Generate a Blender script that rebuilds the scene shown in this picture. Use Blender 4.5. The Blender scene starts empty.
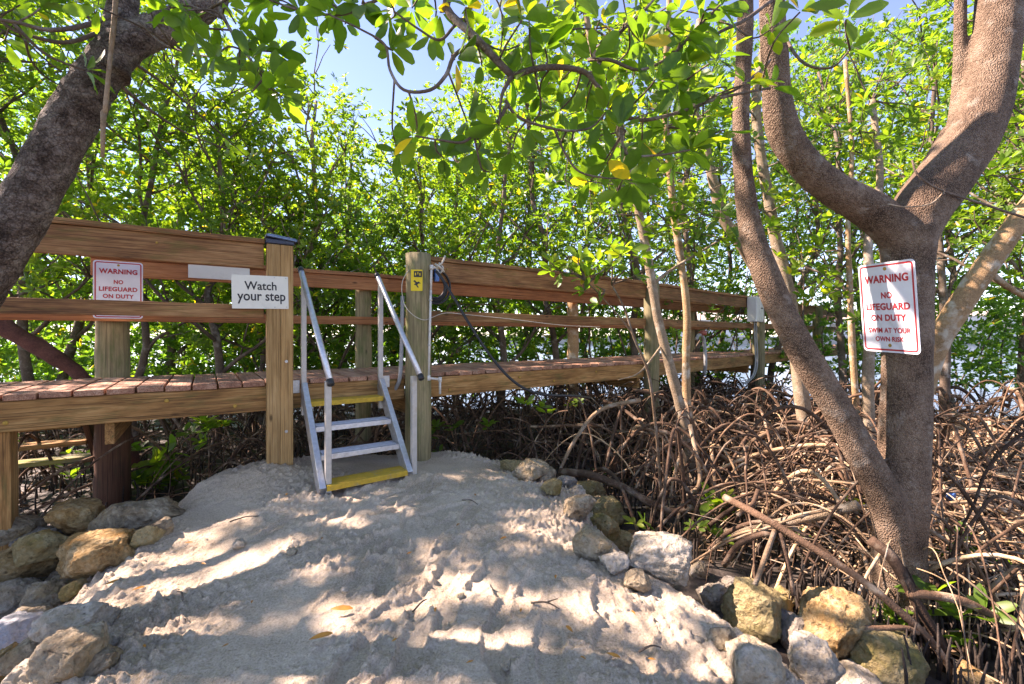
import bpy, math, random
import numpy as np
from mathutils import Vector, Matrix

sc = bpy.context.scene
COL = sc.collection
F, HZ, EYE = 455.1, 335.0, 1.15
rad = math.radians

# ------------------------------------------------------------------ camera, sky, sun, exposure
cam = bpy.data.objects.new("camera", bpy.data.cameras.new("camera"))
COL.objects.link(cam)
cam.location = (0, 0, EYE)
cam.rotation_euler = (rad(90), 0, 0)
cam.data.sensor_width = 36.0
cam.data.lens = F * 36.0 / 1024.0
cam.data.shift_y = -(342.0 - HZ) / 1024.0
cam.data.clip_start = 0.05
cam.data.clip_end = 3000
sc.camera = cam

SUN_EL, SUN_X, SUN_Y = rad(43), -0.975, 0.22
sun_dir = Vector((SUN_X * math.cos(SUN_EL), SUN_Y * math.cos(SUN_EL), math.sin(SUN_EL))).normalized()
world = bpy.data.worlds.new("World")
sc.world = world
world.use_nodes = True
wn = world.node_tree.nodes
bg = wn["Background"]
sky = wn.new("ShaderNodeTexSky")
sky.sky_type = 'NISHITA'
sky.sun_disc = False
sky.sun_elevation = SUN_EL
sky.sun_rotation = math.atan2(SUN_X, SUN_Y)
sky.air_density = 1.0
sky.altitude = 2200
sky.dust_density = 0.0
sky.ozone_density = 3.2
world.node_tree.links.new(sky.outputs[0], bg.inputs[0])
bg.inputs[1].default_value = 0.09

sun = bpy.data.objects.new("sun", bpy.data.lights.new("sun", 'SUN'))
COL.objects.link(sun)
sun.data.energy = 3.9
sun.data.angle = rad(0.6)
sun.data.color = (1.0, 0.96, 0.89)
sun.rotation_euler = sun_dir.to_track_quat('Z', 'Y').to_euler()

sc.view_settings.view_transform = 'Standard'
sc.view_settings.look = 'None'
sc.view_settings.exposure = 2.4
sc.view_settings.gamma = 1.0
sc.view_settings.use_white_balance = True
sc.view_settings.white_balance_temperature = 7700
sc.view_settings.white_balance_tint = 30
sc.view_settings.use_curve_mapping = False
sc.render.engine = 'CYCLES'
sc.cycles.max_bounces = 7
sc.cycles.diffuse_bounces = 5
sc.cycles.transmission_bounces = 4
sc.cycles.use_denoising = True
sc.cycles.sample_clamp_indirect = 6.0

# ------------------------------------------------------------------ helpers
def P(px, py, Y):
    return np.array([(px - 512.0) / F * Y, Y, EYE - (py - HZ) / F * Y])

def nrm(a):
    a = np.asarray(a, float)
    return a / (np.linalg.norm(a, axis=-1, keepdims=True) + 1e-12)

def hash3(ix, iy, iz):
    n = (ix.astype(np.int64) * 374761393 + iy.astype(np.int64) * 668265263 + iz.astype(np.int64) * 2147483647) & 0x7fffffff
    n = ((n ^ (n >> 13)) * 1274126177) & 0x7fffffff
    n = ((n ^ (n >> 16)) * 668265263) & 0x7fffffff
    n = n ^ (n >> 15)
    return (n & 0xffff) / 65535.0

def vnoise(x, y, z=None):
    x = np.asarray(x, float); y = np.asarray(y, float)
    z = np.zeros_like(x) if z is None else np.asarray(z, float)
    fx, fy, fz = np.floor(x), np.floor(y), np.floor(z)
    tx, ty, tz = x - fx, y - fy, z - fz
    tx, ty, tz = [t * t * (3 - 2 * t) for t in (tx, ty, tz)]
    r = 0
    for dx in (0, 1):
        wx = tx if dx else 1 - tx
        for dy in (0, 1):
            wy = ty if dy else 1 - ty
            for dz in (0, 1):
                wz = tz if dz else 1 - tz
                r = r + wx * wy * wz * hash3(fx + dx, fy + dy, fz + dz)
    return r * 2 - 1

def fbm(x, y, z=None, oct=4, gain=0.5):
    r, a = 0, 1.0
    for i in range(oct):
        r = r + a * vnoise(x * 2 ** i + 17.3 * i, y * 2 ** i + 9.1 * i, None if z is None else z * 2 ** i + 4.7 * i)
        a *= gain
    return r

class MB:
    """Collects shapes into one mesh, with board coordinates (bc) and a random number per piece (rnd)."""
    def __init__(s):
        s.v, s.f, s.bc, s.rn, s.n = [], [], [], [], 0
    def add(s, v, faces, bc=None, rnd=0.0):
        v = np.asarray(v, float)
        s.v.append(v)
        s.bc.append(v if bc is None else np.asarray(bc, float))
        s.rn.append(np.broadcast_to(np.asarray(rnd, float), (len(v),)))
        for fa in (faces if isinstance(faces, list) else [faces]):
            fa = np.asarray(fa, int)
            s.f.append(fa + s.n)
        s.n += len(v)
    def build(s, name, mat, parent=None, smooth=False, bevel=0.0, bseg=2, origin=None, mats=None, mat_idx=None):
        v = np.concatenate(s.v)
        if origin is not None:
            v = v - np.asarray(origin)
        me = bpy.data.meshes.new(name)
        me.vertices.add(len(v))
        me.vertices.foreach_set("co", v.astype(np.float32).ravel())
        loops = np.concatenate([f.ravel() for f in s.f]).astype(np.int32)
        sizes = np.concatenate([np.full(len(f), f.shape[1]) for f in s.f]).astype(np.int32)
        me.loops.add(len(loops))
        me.loops.foreach_set("vertex_index", loops)
        me.polygons.add(len(sizes))
        starts = np.concatenate([[0], np.cumsum(sizes)[:-1]]).astype(np.int32)
        me.polygons.foreach_set("loop_start", starts)
        me.polygons.foreach_set("use_smooth", np.full(len(sizes), smooth, dtype=bool))
        me.update(calc_edges=True)
        me.validate()
        a = me.attributes.new("bc", 'FLOAT_VECTOR', 'POINT')
        a.data.foreach_set("vector", np.concatenate(s.bc).astype(np.float32).ravel())
        a = me.attributes.new("rnd", 'FLOAT', 'POINT')
        a.data.foreach_set("value", np.concatenate(s.rn).astype(np.float32))
        me.materials.append(mat)
        o = bpy.data.objects.new(name, me)
        COL.objects.link(o)
        if parent is not None:
            o.parent = parent
        if origin is not None:
            o.location = origin
        if bevel > 0:
            b = o.modifiers.new("bevel", 'BEVEL')
            b.width, b.segments, b.limit_method, b.angle_limit = bevel, bseg, 'ANGLE', rad(40)
        return o
    # oriented box: centre c, axes ax (length), ay, az; dims lx, ly, lz; wobble bends it a little
    def box(s, c, ax, ay, az, lx, ly, lz, seg=1, wob=0.0, rng=random):
        ax, ay, az = [nrm(np.asarray(a, float)) for a in (ax, ay, az)]
        c = np.asarray(c, float)
        us = np.linspace(-.5, .5, seg + 1)
        off = np.array([rng.uniform(-60, 60), rng.uniform(-60, 60), rng.uniform(-60, 60)])
        vs, bc = [], []
        for u in us:
            j = (rng.uniform(-wob, wob), rng.uniform(-wob, wob)) if wob else (0, 0)
            for (a, b) in ((-.5, -.5), (.5, -.5), (.5, .5), (-.5, .5)):
                vs.append(c + ax * u * lx + ay * (a * ly + j[0]) + az * (b * lz + j[1]))
                bc.append(off + np.array([u * lx, a * ly, b * lz]))
        fs = []
        for i in range(seg):
            k = i * 4
            for a in range(4):
                b = (a + 1) % 4
                fs.append([k + a, k + 4 + a, k + 4 + b, k + b])
        fs.append([0, 1, 2, 3])
        k = seg * 4
        fs.append([k + 3, k + 2, k + 1, k])
        fs = np.array(fs)[:, ::-1] if np.dot(np.cross(ax, ay), az) > 0 else np.array(fs)
        s.add(vs, fs[:, ::-1] if False else fs, bc, rng.random())
    def tube(s, pts, r, n=8, sub=0, cap=True, rnd=None, disp=0.0, dfreq=8.0, rng=random):
        pts = np.asarray(pts, float)
        r = np.broadcast_to(np.asarray(r, float), (len(pts),)).copy()
        if sub and len(pts) > 1:
            pts, r = smooth_path(pts, r, sub)
        m = len(pts)
        t = nrm(np.gradient(pts, axis=0))
        ref = np.array([0, 0, 1.0]) if abs(t[0][2]) < .9 else np.array([1.0, 0, 0])
        u = nrm(np.cross(t[0], ref))
        U = []
        for i in range(m):
            u = nrm(u - t[i] * np.dot(u, t[i]))
            U.append(u)
        U = np.array(U)
        V = np.cross(t, U)
        ang = np.linspace(0, 2 * math.pi, n, endpoint=False)
        ca, sa = np.cos(ang), np.sin(ang)
        d = U[:, None, :] * ca[None, :, None] + V[:, None, :] * sa[None, :, None]
        rr = np.repeat(r[:, None], n, 1)
        v = pts[:, None, :] + d * rr[..., None]
        if disp:
            q = v.reshape(-1, 3) * dfreq
            nz = fbm(q[:, 0], q[:, 1], q[:, 2], 3).reshape(m, n)
            v = v + d * (nz * disp)[..., None]
        L = np.concatenate([[0], np.cumsum(np.linalg.norm(np.diff(pts, axis=0), axis=1))])
        o = rng.uniform(-50, 50)
        bc = np.stack([np.repeat(L[:, None], n, 1) + o, rr * ca + o, rr * sa], -1).reshape(-1, 3)
        i = np.arange(m - 1)[:, None] * n
        j = np.arange(n)[None, :]
        k = (j + 1) % n
        quads = np.stack([i + j, i + k, i + n + k, i + n + j], -1).reshape(-1, 4)
        fs = [quads]
        v = v.reshape(-1, 3)
        if cap:
            v = np.concatenate([v, pts[:1], pts[-1:]])
            bc = np.concatenate([bc, bc[:1] * 0 + [o, o, 0], bc[-1:] * 0 + [o + L[-1], o, 0]])
            a = np.arange(n); b = (a + 1) % n
            fs.append(np.stack([b, a, np.full(n, m * n)], -1))
            fs.append(np.stack([a + (m - 1) * n, b + (m - 1) * n, np.full(n, m * n + 1)], -1))
        s.add(v, fs, bc, rng.random() if rnd is None else rnd)
    def leaves(s, pos, d, nm, L, wr=0.42, fine=False, rnd=None, rng=None):
        """leaf blades: base position, direction, normal, length"""
        N = len(pos)
        d = nrm(d)
        w = nrm(np.cross(nm, d))
        nm = np.cross(d, w)
        L = np.asarray(L)[:, None]
        W = L * wr * .5
        if fine:   # folded blade with a rounded outline and a drooping tip
            st = [(0.02, .10), (.24, .62), (.52, 1.0), (.82, .84), (1.0, .16)]
            V = []
            for (a, b) in st:
                mid = pos + d * L * a - nm * L * .16 * a * a
                up = nm * W * b * .28
                V += [mid + w * W * b + up, mid, mid - w * W * b + up]
            V = np.stack(V, 1)
            k = np.arange(N)[:, None] * 15
            fs = []
            for i in range(4):
                a = i * 3
                fs.append(k + np.array([[a, a + 1, a + 4, a + 3]]))
                fs.append(k + np.array([[a + 1, a + 2, a + 5, a + 4]]))
            fs = np.concatenate(fs)
            nv = 15
        else:
            fold = nm * W * .3
            V = np.stack([pos, pos + d * L * .34 + w * W + fold, pos + d * L * .74 + w * W * .82 + fold * .8 - nm * L * .05,
                          pos + d * L - nm * L * .12, pos + d * L * .74 - w * W * .82 + fold * .8 - nm * L * .05,
                          pos + d * L * .34 - w * W + fold], 1)
            k = np.arange(N)[:, None] * 6
            fs = np.concatenate([k + np.array([[0, 3, 2, 1]]), k + np.array([[0, 5, 4, 3]])])
            nv = 6
        if rnd is None:
            rnd = rng.random(N)
        s.add(V.reshape(-1, 3), fs, None, np.repeat(rnd, nv))
    def rosettes(s, C, A, L=.11, k=(6, 9), fine=False, rng=None, wr=.42, base=None):
        """leaf rosettes at centres C with axes A"""
        C = np.asarray(C, float); A = nrm(A)
        cnt = rng.integers(k[0], k[1] + 1, len(C))
        idx = np.repeat(np.arange(len(C)), cnt)
        N = len(idx)
        a = A[idx]
        ref = nrm(rng.normal(size=(len(C), 3)))[idx]
        e1 = nrm(np.cross(a, ref)); e2 = np.cross(a, e1)
        order = np.concatenate([np.arange(c) for c in cnt])
        th = order * 2.4 + rng.normal(size=N) * .25
        ph = rng.uniform(.65, 1.45, N)
        d = a * np.cos(ph)[:, None] + (e1 * np.cos(th)[:, None] + e2 * np.sin(th)[:, None]) * np.sin(ph)[:, None]
        nm = nrm(a + .25 * rng.normal(size=(N, 3)))
        ll = L * rng.uniform(.72, 1.18, N)
        r = rng.random(len(C))[idx] if base is None else np.asarray(base)[idx]
        r = np.clip(r * .6 + rng.random(N) * .4, 0, 1)
        r = np.where(rng.random(N) < .018, 1.0, r * .96)
        s.leaves(C[idx] + d * .012, d, nm, ll, wr, fine, r)

def smooth_path(pts, r, sub):
    n = len(pts)
    q = np.concatenate([[2 * pts[0] - pts[1]], pts, [2 * pts[-1] - pts[-2]]])
    out, ro = [], []
    for i in range(n - 1):
        p0, p1, p2, p3 = q[i], q[i + 1], q[i + 2], q[i + 3]
        for j in range(sub):
            t = j / sub
            out.append(.5 * (2 * p1 + (p2 - p0) * t + (2 * p0 - 5 * p1 + 4 * p2 - p3) * t * t + (3 * p1 - p0 - 3 * p2 + p3) * t ** 3))
            ro.append(r[i] * (1 - t) + r[i + 1] * t)
    out.append(pts[-1]); ro.append(r[-1])
    return np.array(out), np.array(ro)

def tag(o, label=None, cat=None, group=None, kind=None):
    if label: o['label'] = label
    if cat: o['category'] = cat
    if group: o['group'] = group
    if kind: o['kind'] = kind
    return o

def empty(name, loc=(0, 0, 0), label=None, cat=None, group=None):
    o = bpy.data.objects.new(name, None)
    COL.objects.link(o)
    o.location = loc
    o.empty_display_size = .1
    return tag(o, label, cat, group)

def hang(o, parent):
    """parent a mesh built in world coordinates without moving it (parents are never rotated here)"""
    o.parent = parent
    o.location = Vector(o.location) - Vector(parent.location)
    return o

# ------------------------------------------------------------------ materials
class Mat:
    def __init__(s, name):
        s.m = bpy.data.materials.new(name)
        s.m.use_nodes = True
        s.n, s.l = s.m.node_tree.nodes, s.m.node_tree.links
        s.b = s.n["Principled BSDF"]
        s.out = s.n["Material Output"]
    def node(s, t, **kw):
        x = s.n.new(t)
        for k, v in kw.items():
            if k in x.inputs: x.inputs[k].default_value = v
            else: setattr(x, k, v)
        return x
    def link(s, a, b): s.l.new(a, b)
    def coord(s, kind='Object', scale=(1, 1, 1), attr=None):
        if attr:
            t = s.node("ShaderNodeAttribute"); t.attribute_name = attr; o = t.outputs['Vector']
        else:
            t = s.node("ShaderNodeTexCoord"); o = t.outputs[kind]
        mp = s.node("ShaderNodeMapping")
        mp.inputs['Scale'].default_value = scale
        s.link(o, mp.inputs[0])
        return mp.outputs[0]
    def noise(s, vec, scale, detail=4, rough=.55, dist=0):
        x = s.node("ShaderNodeTexNoise")
        x.inputs['Scale'].default_value = scale; x.inputs['Detail'].default_value = detail
        x.inputs['Roughness'].default_value = rough; x.inputs['Distortion'].default_value = dist
        s.link(vec, x.inputs['Vector'])
        return x.outputs['Fac']
    def ramp(s, fac, stops, interp='LINEAR'):
        x = s.node("ShaderNodeValToRGB")
        x.color_ramp.interpolation = interp
        e = x.color_ramp.elements
        while len(e) < len(stops): e.new(.5)
        for i, (p, c) in enumerate(stops):
            e[i].position = p
            e[i].color = (*c, 1) if len(c) == 3 else c
        s.link(fac, x.inputs[0])
        return x.outputs[0]
    def mix(s, fac, a, b, mode='MIX'):
        x = s.node("ShaderNodeMix"); x.data_type = 'RGBA'; x.blend_type = mode
        for k, v in ((0, fac), (6, a), (7, b)):
            if hasattr(v, 'links'): s.link(v, x.inputs[k])
            else: x.inputs[k].default_value = v if k == 0 else ((*v, 1) if len(v) == 3 else v)
        return x.outputs[2]
    def math(s, op, a, b=0.0):
        x = s.node("ShaderNodeMath"); x.operation = op
        for k, v in ((0, a), (1, b)):
            if hasattr(v, 'links'): s.link(v, x.inputs[k])
            else: x.inputs[k].default_value = v
        return x.outputs[0]
    def attr(s, name):
        t = s.node("ShaderNodeAttribute"); t.attribute_name = name
        return t.outputs['Fac']
    def bump(s, h, strength=.4, dist=.01, prev=None):
        x = s.node("ShaderNodeBump")
        x.inputs['Strength'].default_value = strength; x.inputs['Distance'].default_value = dist
        s.link(h, x.inputs['Height'])
        if prev is not None: s.link(prev, x.inputs['Normal'])
        s.link(x.outputs[0], s.b.inputs['Normal'])
        return x.outputs[0]
    def color(s, c):
        if hasattr(c, 'links'): s.link(c, s.b.inputs['Base Color'])
        else: s.b.inputs['Base Color'].default_value = (*c, 1)
    def set(s, rough=.6, metal=0.0, spec=.5):
        s.b.inputs['Roughness'].default_value = rough
        s.b.inputs['Metallic'].default_value = metal
        s.b.inputs['Specular IOR Level'].default_value = spec
        return s

def wood(name, stops, moss=None, moss_amt=.5, rough=.8, grain=1.0):
    m = Mat(name)
    v = m.coord(attr="bc", scale=(1.6, 22, 22))
    g = m.noise(v, 3.2 * grain, 6, .62, .6)
    v2 = m.coord(attr="bc", scale=(.7, 3, 3))
    big = m.noise(v2, 2.2, 4, .6)
    col = m.ramp(m.math('ADD', m.math('MULTIPLY', g, .5), m.math('MULTIPLY', big, .52)), stops)
    v3 = m.coord(attr="bc", scale=(1, 130, 130))
    fine = m.noise(v3, 1.5, 3, .5)
    col = m.mix(m.ramp(fine, [(.52, (0, 0, 0)), (.72, (1, 1, 1))]), col, tuple(c * .45 for c in stops[0][1]))
    # knots and nail stains
    vo = m.node("ShaderNodeTexVoronoi"); vo.inputs['Scale'].default_value = 3.1
    m.link(m.coord(attr="bc", scale=(.9, 2.4, 2.4)), vo.inputs['Vector'])
    col = m.mix(m.ramp(vo.outputs['Distance'], [(.04, (.8, .8, .8)), (.1, (0, 0, 0))]), col, tuple(c * .3 for c in stops[0][1]))
    if moss:
        mo = m.noise(m.coord(attr="bc", scale=(1.2, 5, 5)), 3.0, 5, .65)
        col = m.mix(m.ramp(mo, [(.62 - moss_amt * .3, (0, 0, 0)), (.78 - moss_amt * .2, (.8, .8, .8))]), col, moss)
    pr = m.attr("rnd")
    col = m.mix(1.0, col, m.ramp(pr, [(0, (.82, .82, .82)), (1, (1.14, 1.1, 1.06))]), 'MULTIPLY')
    m.color(col)
    m.set(rough, 0, .3)
    m.bump(m.math('ADD', m.math('MULTIPLY', g, .8), fine), .45, .004)
    return m.m

M = {}
M['wood_beam'] = wood("weathered_beam_wood", [(.34, (.10, .044, .014)), (.5, (.34, .175, .06)), (.68, (.56, .34, .14))], (.10, .10, .03), .3)
M['wood_rail'] = wood("weathered_rail_wood", [(.34, (.09, .04, .018)), (.5, (.27, .13, .055)), (.68, (.45, .26, .115))], (.13, .115, .03), .3)
M['wood_inner'] = wood("red_cedar_rail_wood", [(.34, (.22, .085, .035)), (.52, (.40, .165, .065)), (.72, (.52, .25, .11))])
M['wood_deck'] = wood("red_brown_deck_wood", [(.34, (.15, .06, .04)), (.5, (.345, .18, .115)), (.68, (.54, .36, .26))])
M['wood_new'] = wood("new_pine_post_wood", [(.32, (.22, .12, .045)), (.52, (.43, .26, .105)), (.7, (.57, .38, .18))])
M['pile'] = wood("green_weathered_pile_wood", [(.3, (.12, .10, .055)), (.55, (.26, .22, .12)), (.8, (.40, .34, .20))], (.09, .12, .04), .45)
M['pile_dark'] = wood("dark_red_pile_wood", [(.3, (.06, .025, .015)), (.55, (.14, .065, .035)), (.8, (.22, .12, .07))], (.05, .06, .02), .2)
M['wood_moss'] = wood("mossy_step_wood", [(.3, (.12, .10, .07)), (.55, (.22, .19, .14)), (.8, (.32, .28, .2))], (.30, .28, .03), .75)

def simple(name, col, rough=.5, metal=0, spec=.5, var=.12, scale=30, bump=0.0, wear=None):
    m = Mat(name)
    v = m.coord('Object')
    n = m.noise(v, scale, 5, .6)
    lo = tuple(c * (1 - var) for c in col); hi = tuple(min(1, c * (1 + var)) for c in col)
    c = m.ramp(n, [(.3, lo), (.7, hi)])
    if wear:
        w = m.noise(v, scale * .35, 6, .7)
        c = m.mix(m.ramp(w, [(.56, (0, 0, 0)), (.68, (1, 1, 1))]), c, wear)
    m.color(c)
    m.set(rough, metal, spec)
    m.link(m.ramp(n, [(0, (rough * .8,) * 3), (1, (min(1, rough * 1.2),) * 3)]), m.b.inputs['Roughness'])
    if bump: m.bump(n, bump, .004)
    return m.m

M['alu'] = simple("brushed_aluminium", (.54, .56, .59), .42, .85, .5, .15, 40, .06, (.48, .47, .45))
M['alu_post'] = simple("painted_grey_metal", (.44, .42, .38), .5, .25, .5, .12, 25, .05, (.42, .36, .28))
M['yellow'] = simple("worn_yellow_paint", (.50, .31, .03), .65, 0, .35, .2, 34, .15, (.34, .27, .18))
M['black'] = simple("black_rubber", (.015, .015, .017), .45, 0, .5, .3, 30)
M['sign_white'] = simple("white_sign_enamel", (.72, .75, .79), .32, 0, .5, .07, 9, 0, (.54, .55, .55))
M['sign_cream'] = simple("cream_sign_plastic", (.70, .70, .60), .4, 0, .5, .04, 8, 0, (.62, .61, .51))
M['sign_red'] = simple("red_sign_ink", (.50, .035, .04), .45, 0, .4, .15, 60)
M['sign_black'] = simple("black_sign_ink", (.02, .02, .022), .5, 0, .4, .2, 60)
M['sticker_yellow'] = simple("yellow_sticker", (.78, .56, .01), .4, 0, .4, .06, 40)
M['pvc'] = simple("white_plastic_pipe", (.66, .65, .60), .4, 0, .5, .1, 20, 0, (.5, .47, .38))
M['conduit'] = simple("grey_plastic_conduit", (.25, .26, .26), .45, 0, .5, .1, 20, 0, (.3, .29, .25))
M['box_grey'] = simple("pale_grey_metal_box", (.62, .62, .57), .45, .1, .5, .06, 12, 0, (.5, .48, .4))
M['bolt'] = simple("rusty_bolt", (.42, .26, .05), .6, .4, .5, .3, 80)
M['steel'] = simple("galvanised_bracket", (.5, .5, .48), .5, .6, .5, .2, 40)
M['panel'] = simple("blue_grey_solar_glass", (.10, .17, .30), .12, 0, .7, .2, 30)
M['panel_frame'] = simple("dark_blue_plastic", (.03, .04, .07), .4, 0, .5, .2, 30)
M['blue'] = simple("blue_plastic", (.05, .16, .42), .4, 0, .5, .2, 20)
M['red'] = simple("faded_red_plastic", (.30, .075, .05), .4, 0, .5, .2, 20)
M['rope'] = simple("pale_rope", (.52, .48, .40), .8, 0, .2, .2, 60)
M['house'] = simple("pale_stucco", (.74, .72, .68), .8, 0, .2, .05, 2)
M['house_roof'] = simple("pale_tile_roof", (.48, .40, .34), .8, 0, .2, .1, 3)
M['glass'] = simple("dark_window_glass", (.05, .07, .09), .1, 0, .6, .1, 1)
M['seawall'] = simple("concrete_seawall", (.40, .37, .32), .9, 0, .2, .15, 1.5)

def leaf_mat(name, stops, tr, mixf=.5):
    m = Mat(name)
    r = m.attr("rnd")
    c = m.ramp(r, stops)
    vein = m.noise(m.coord('Object'), 55, 3, .6)
    c = m.mix(m.ramp(vein, [(.35, (0, 0, 0)), (.75, (.35, .35, .35))]), c, tuple(min(1, x * 1.6) for x in stops[1][1]))
    m.color(c)
    m.set(.42, 0, .45)
    t = m.node("ShaderNodeBsdfTranslucent")
    m.link(m.mix(1.0, c, tr, 'MULTIPLY'), t.inputs['Color'])
    mx = m.node("ShaderNodeMixShader"); mx.inputs[0].default_value = mixf
    m.link(m.b.outputs[0], mx.inputs[1]); m.link(t.outputs[0], mx.inputs[2])
    m.link(mx.outputs[0], m.out.inputs[0])
    return m.m

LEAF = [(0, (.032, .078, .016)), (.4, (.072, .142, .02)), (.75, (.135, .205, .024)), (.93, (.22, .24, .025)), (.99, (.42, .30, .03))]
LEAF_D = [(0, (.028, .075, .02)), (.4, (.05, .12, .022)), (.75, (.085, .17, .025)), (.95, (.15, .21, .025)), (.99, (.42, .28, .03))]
M['leaf'] = leaf_mat("mangrove_leaf", LEAF, (3.0, 3.0, .95), .5)
M['leaf_near'] = leaf_mat("mangrove_leaf_glossy", [(0, (.035, .085, .014)), (.4, (.055, .125, .017)), (.75, (.09, .17, .02)), (.95, (.15, .21, .02)), (.995, (.42, .30, .03))], (3.7, 3.3, .9), .55)
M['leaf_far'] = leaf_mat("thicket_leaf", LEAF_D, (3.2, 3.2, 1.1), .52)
M['leaf_fallen'] = simple("fallen_orange_leaf", (.46, .19, .03), .5, 0, .4, .3, 25)

def bark(name, stops, scale=1.0, bumpd=.01, lent=True, lichen=None, lich_amt=.5, flake=0, lsc=190, lmix=.38):
    m = Mat(name)
    v = m.coord('Object', (scale,) * 3)
    a = m.noise(v, 5, 6, .65)
    f = m.noise(v, 60, 4, .65)
    c = m.ramp(m.math('ADD', m.math('MULTIPLY', a, .6), m.math('MULTIPLY', f, .4)), stops)
    vo = m.node("ShaderNodeTexVoronoi"); vo.inputs['Scale'].default_value = lsc * scale
    m.link(m.coord('Object', (1, 1, .7)), vo.inputs['Vector'])
    if lent:
        c = m.mix(m.ramp(vo.outputs['Distance'], [(.15, (lmix,) * 3), (.5, (0, 0, 0))]), c, tuple(min(1, x * 1.35) for x in stops[-1][1]))
    if lichen:
        li = m.noise(v, 9, 5, .6)
        c = m.mix(m.ramp(li, [(.62 - .25 * lich_amt, (0, 0, 0)), (.74 - .2 * lich_amt, (.85, .85, .85))]), c, lichen)
    if name.endswith('root_bark'):
        c = m.mix(1.0, c, m.ramp(m.attr('rnd'), [(0, (.4, .4, .42)), (.6, (.95, .95, .95)), (1, (1.5, 1.45, 1.35))]), 'MULTIPLY')
    h = m.math('ADD', m.math('MULTIPLY', a, 1.2), m.math('ADD', m.math('MULTIPLY', f, .8), m.math('MULTIPLY', vo.outputs['Distance'], 1.0 if lmix > .5 else .5)))
    if flake:      # plates of bark with dark cracks between them
        fl = m.node("ShaderNodeTexVoronoi"); fl.feature = 'DISTANCE_TO_EDGE'; fl.inputs['Scale'].default_value = flake
        dv = m.node("ShaderNodeTexNoise"); dv.inputs['Scale'].default_value = 14; dv.inputs['Detail'].default_value = 4
        m.link(v, dv.inputs['Vector'])
        mv = m.node("ShaderNodeMix"); mv.data_type = 'VECTOR'; mv.inputs[0].default_value = .12
        m.link(v, mv.inputs[4]); m.link(dv.outputs['Color'], mv.inputs[5])
        m.link(mv.outputs[1], fl.inputs['Vector'])
        c = m.mix(m.ramp(fl.outputs['Distance'], [(.0, (.5, .5, .5)), (.12, (0, 0, 0))]), c, tuple(x * .5 for x in stops[0][1]))
        h = m.math('ADD', h, m.ramp(fl.outputs['Distance'], [(0, (0, 0, 0)), (.16, (1, 1, 1))]))
    m.color(c)
    m.set(.85, 0, .2)
    m.bump(h, .9, bumpd)
    return m.m

M['bark_right'] = bark("smooth_speckled_bark", [(.36, (.045, .028, .018)), (.5, (.145, .095, .062)), (.64, (.27, .195, .135))], 1.2, .010, True, (.30, .25, .195), .2, 0, 140, .55)
M['bark_left'] = bark("rough_flaky_bark", [(.38, (.065, .042, .03)), (.48, (.235, .17, .13)), (.6, (.52, .43, .35))], 2.2, .04, False, (.40, .34, .29), .15, 17)
M['bark_pale'] = bark("pale_lichen_bark", [(.3, (.11, .075, .045)), (.55, (.27, .20, .13)), (.75, (.42, .34, .24))], 1.0, .008, True, (.42, .37, .29), .35)
M['bark_gold'] = bark("golden_tan_bark", [(.3, (.13, .075, .035)), (.55, (.33, .21, .105)), (.75, (.48, .35, .21))], 1.0, .006, True, (.5, .46, .36), .4)
M['bark_dark'] = bark("dark_thicket_bark", [(.3, (.06, .042, .03)), (.55, (.15, .11, .08)), (.75, (.27, .21, .16))], 1.0, .006, False, (.3, .27, .23), .3)
M['root'] = bark("red_brown_root_bark", [(.3, (.045, .027, .017)), (.55, (.14, .083, .052)), (.75, (.28, .185, .118))], 1.0, .004, False, (.36, .28, .20), .35)
M['root_tan'] = bark("tan_root_bark", [(.3, (.18, .11, .06)), (.55, (.40, .27, .16)), (.75, (.56, .42, .28))], 1.0, .004, False, (.5, .43, .33), .4)
M['log_red'] = bark("rotten_red_log_bark", [(.3, (.05, .022, .018)), (.55, (.15, .06, .045)), (.75, (.25, .12, .09))], 1.2, .012, False)
M['spike'] = bark("dark_root_spike_bark", [(.3, (.018, .014, .012)), (.55, (.05, .038, .03)), (.75, (.12, .09, .07))], 1.0, .003, False)

def sand_mat():
    m = Mat("pale_coral_sand")
    v = m.coord('Object')
    a = m.noise(v, 2.2, 5, .6)
    f = m.noise(v, 110, 4, .7)
    g = m.noise(v, 420, 2, .6)
    c = m.ramp(m.math('ADD', m.math('MULTIPLY', a, .35), m.math('MULTIPLY', f, .65)), [(.34, (.36, .275, .19)), (.5, (.63, .515, .385)), (.64, (.78, .67, .53))])
    vo = m.node("ShaderNodeTexVoronoi"); vo.inputs['Scale'].default_value = 62
    m.link(v, vo.inputs['Vector'])
    sp = m.math('MULTIPLY', m.ramp(vo.outputs['Distance'], [(.10, (1, 1, 1)), (.2, (0, 0, 0))]), m.ramp(m.noise(v, 7, 3), [(.52, (0, 0, 0)), (.66, (.75, .75, .75))]))
    c = m.mix(sp, c, (.16, .12, .085))
    m.color(c)
    m.set(.95, 0, .15)
    m.bump(m.math('ADD', m.math('MULTIPLY', f, 1.0), m.math('MULTIPLY', g, .4)), 1.0, .014)
    return m.m
M['sand'] = sand_mat()

def mud_mat():
    m = Mat("dark_marsh_mud")
    v = m.coord('Object')
    a = m.noise(v, 1.6, 6, .65)
    f = m.noise(v, 26, 5, .65)
    c = m.ramp(m.math('ADD', m.math('MULTIPLY', a, .5), m.math('MULTIPLY', f, .5)), [(.36, (.018, .014, .012)), (.54, (.055, .043, .034)), (.7, (.16, .13, .10))])
    m.color(c)
    m.set(.6, 0, .5)
    m.link(m.ramp(a, [(.4, (.35,) * 3), (.6, (.9,) * 3)]), m.b.inputs['Roughness'])
    m.bump(f, .7, .02)
    return m.m
M['mud'] = mud_mat()

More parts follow.
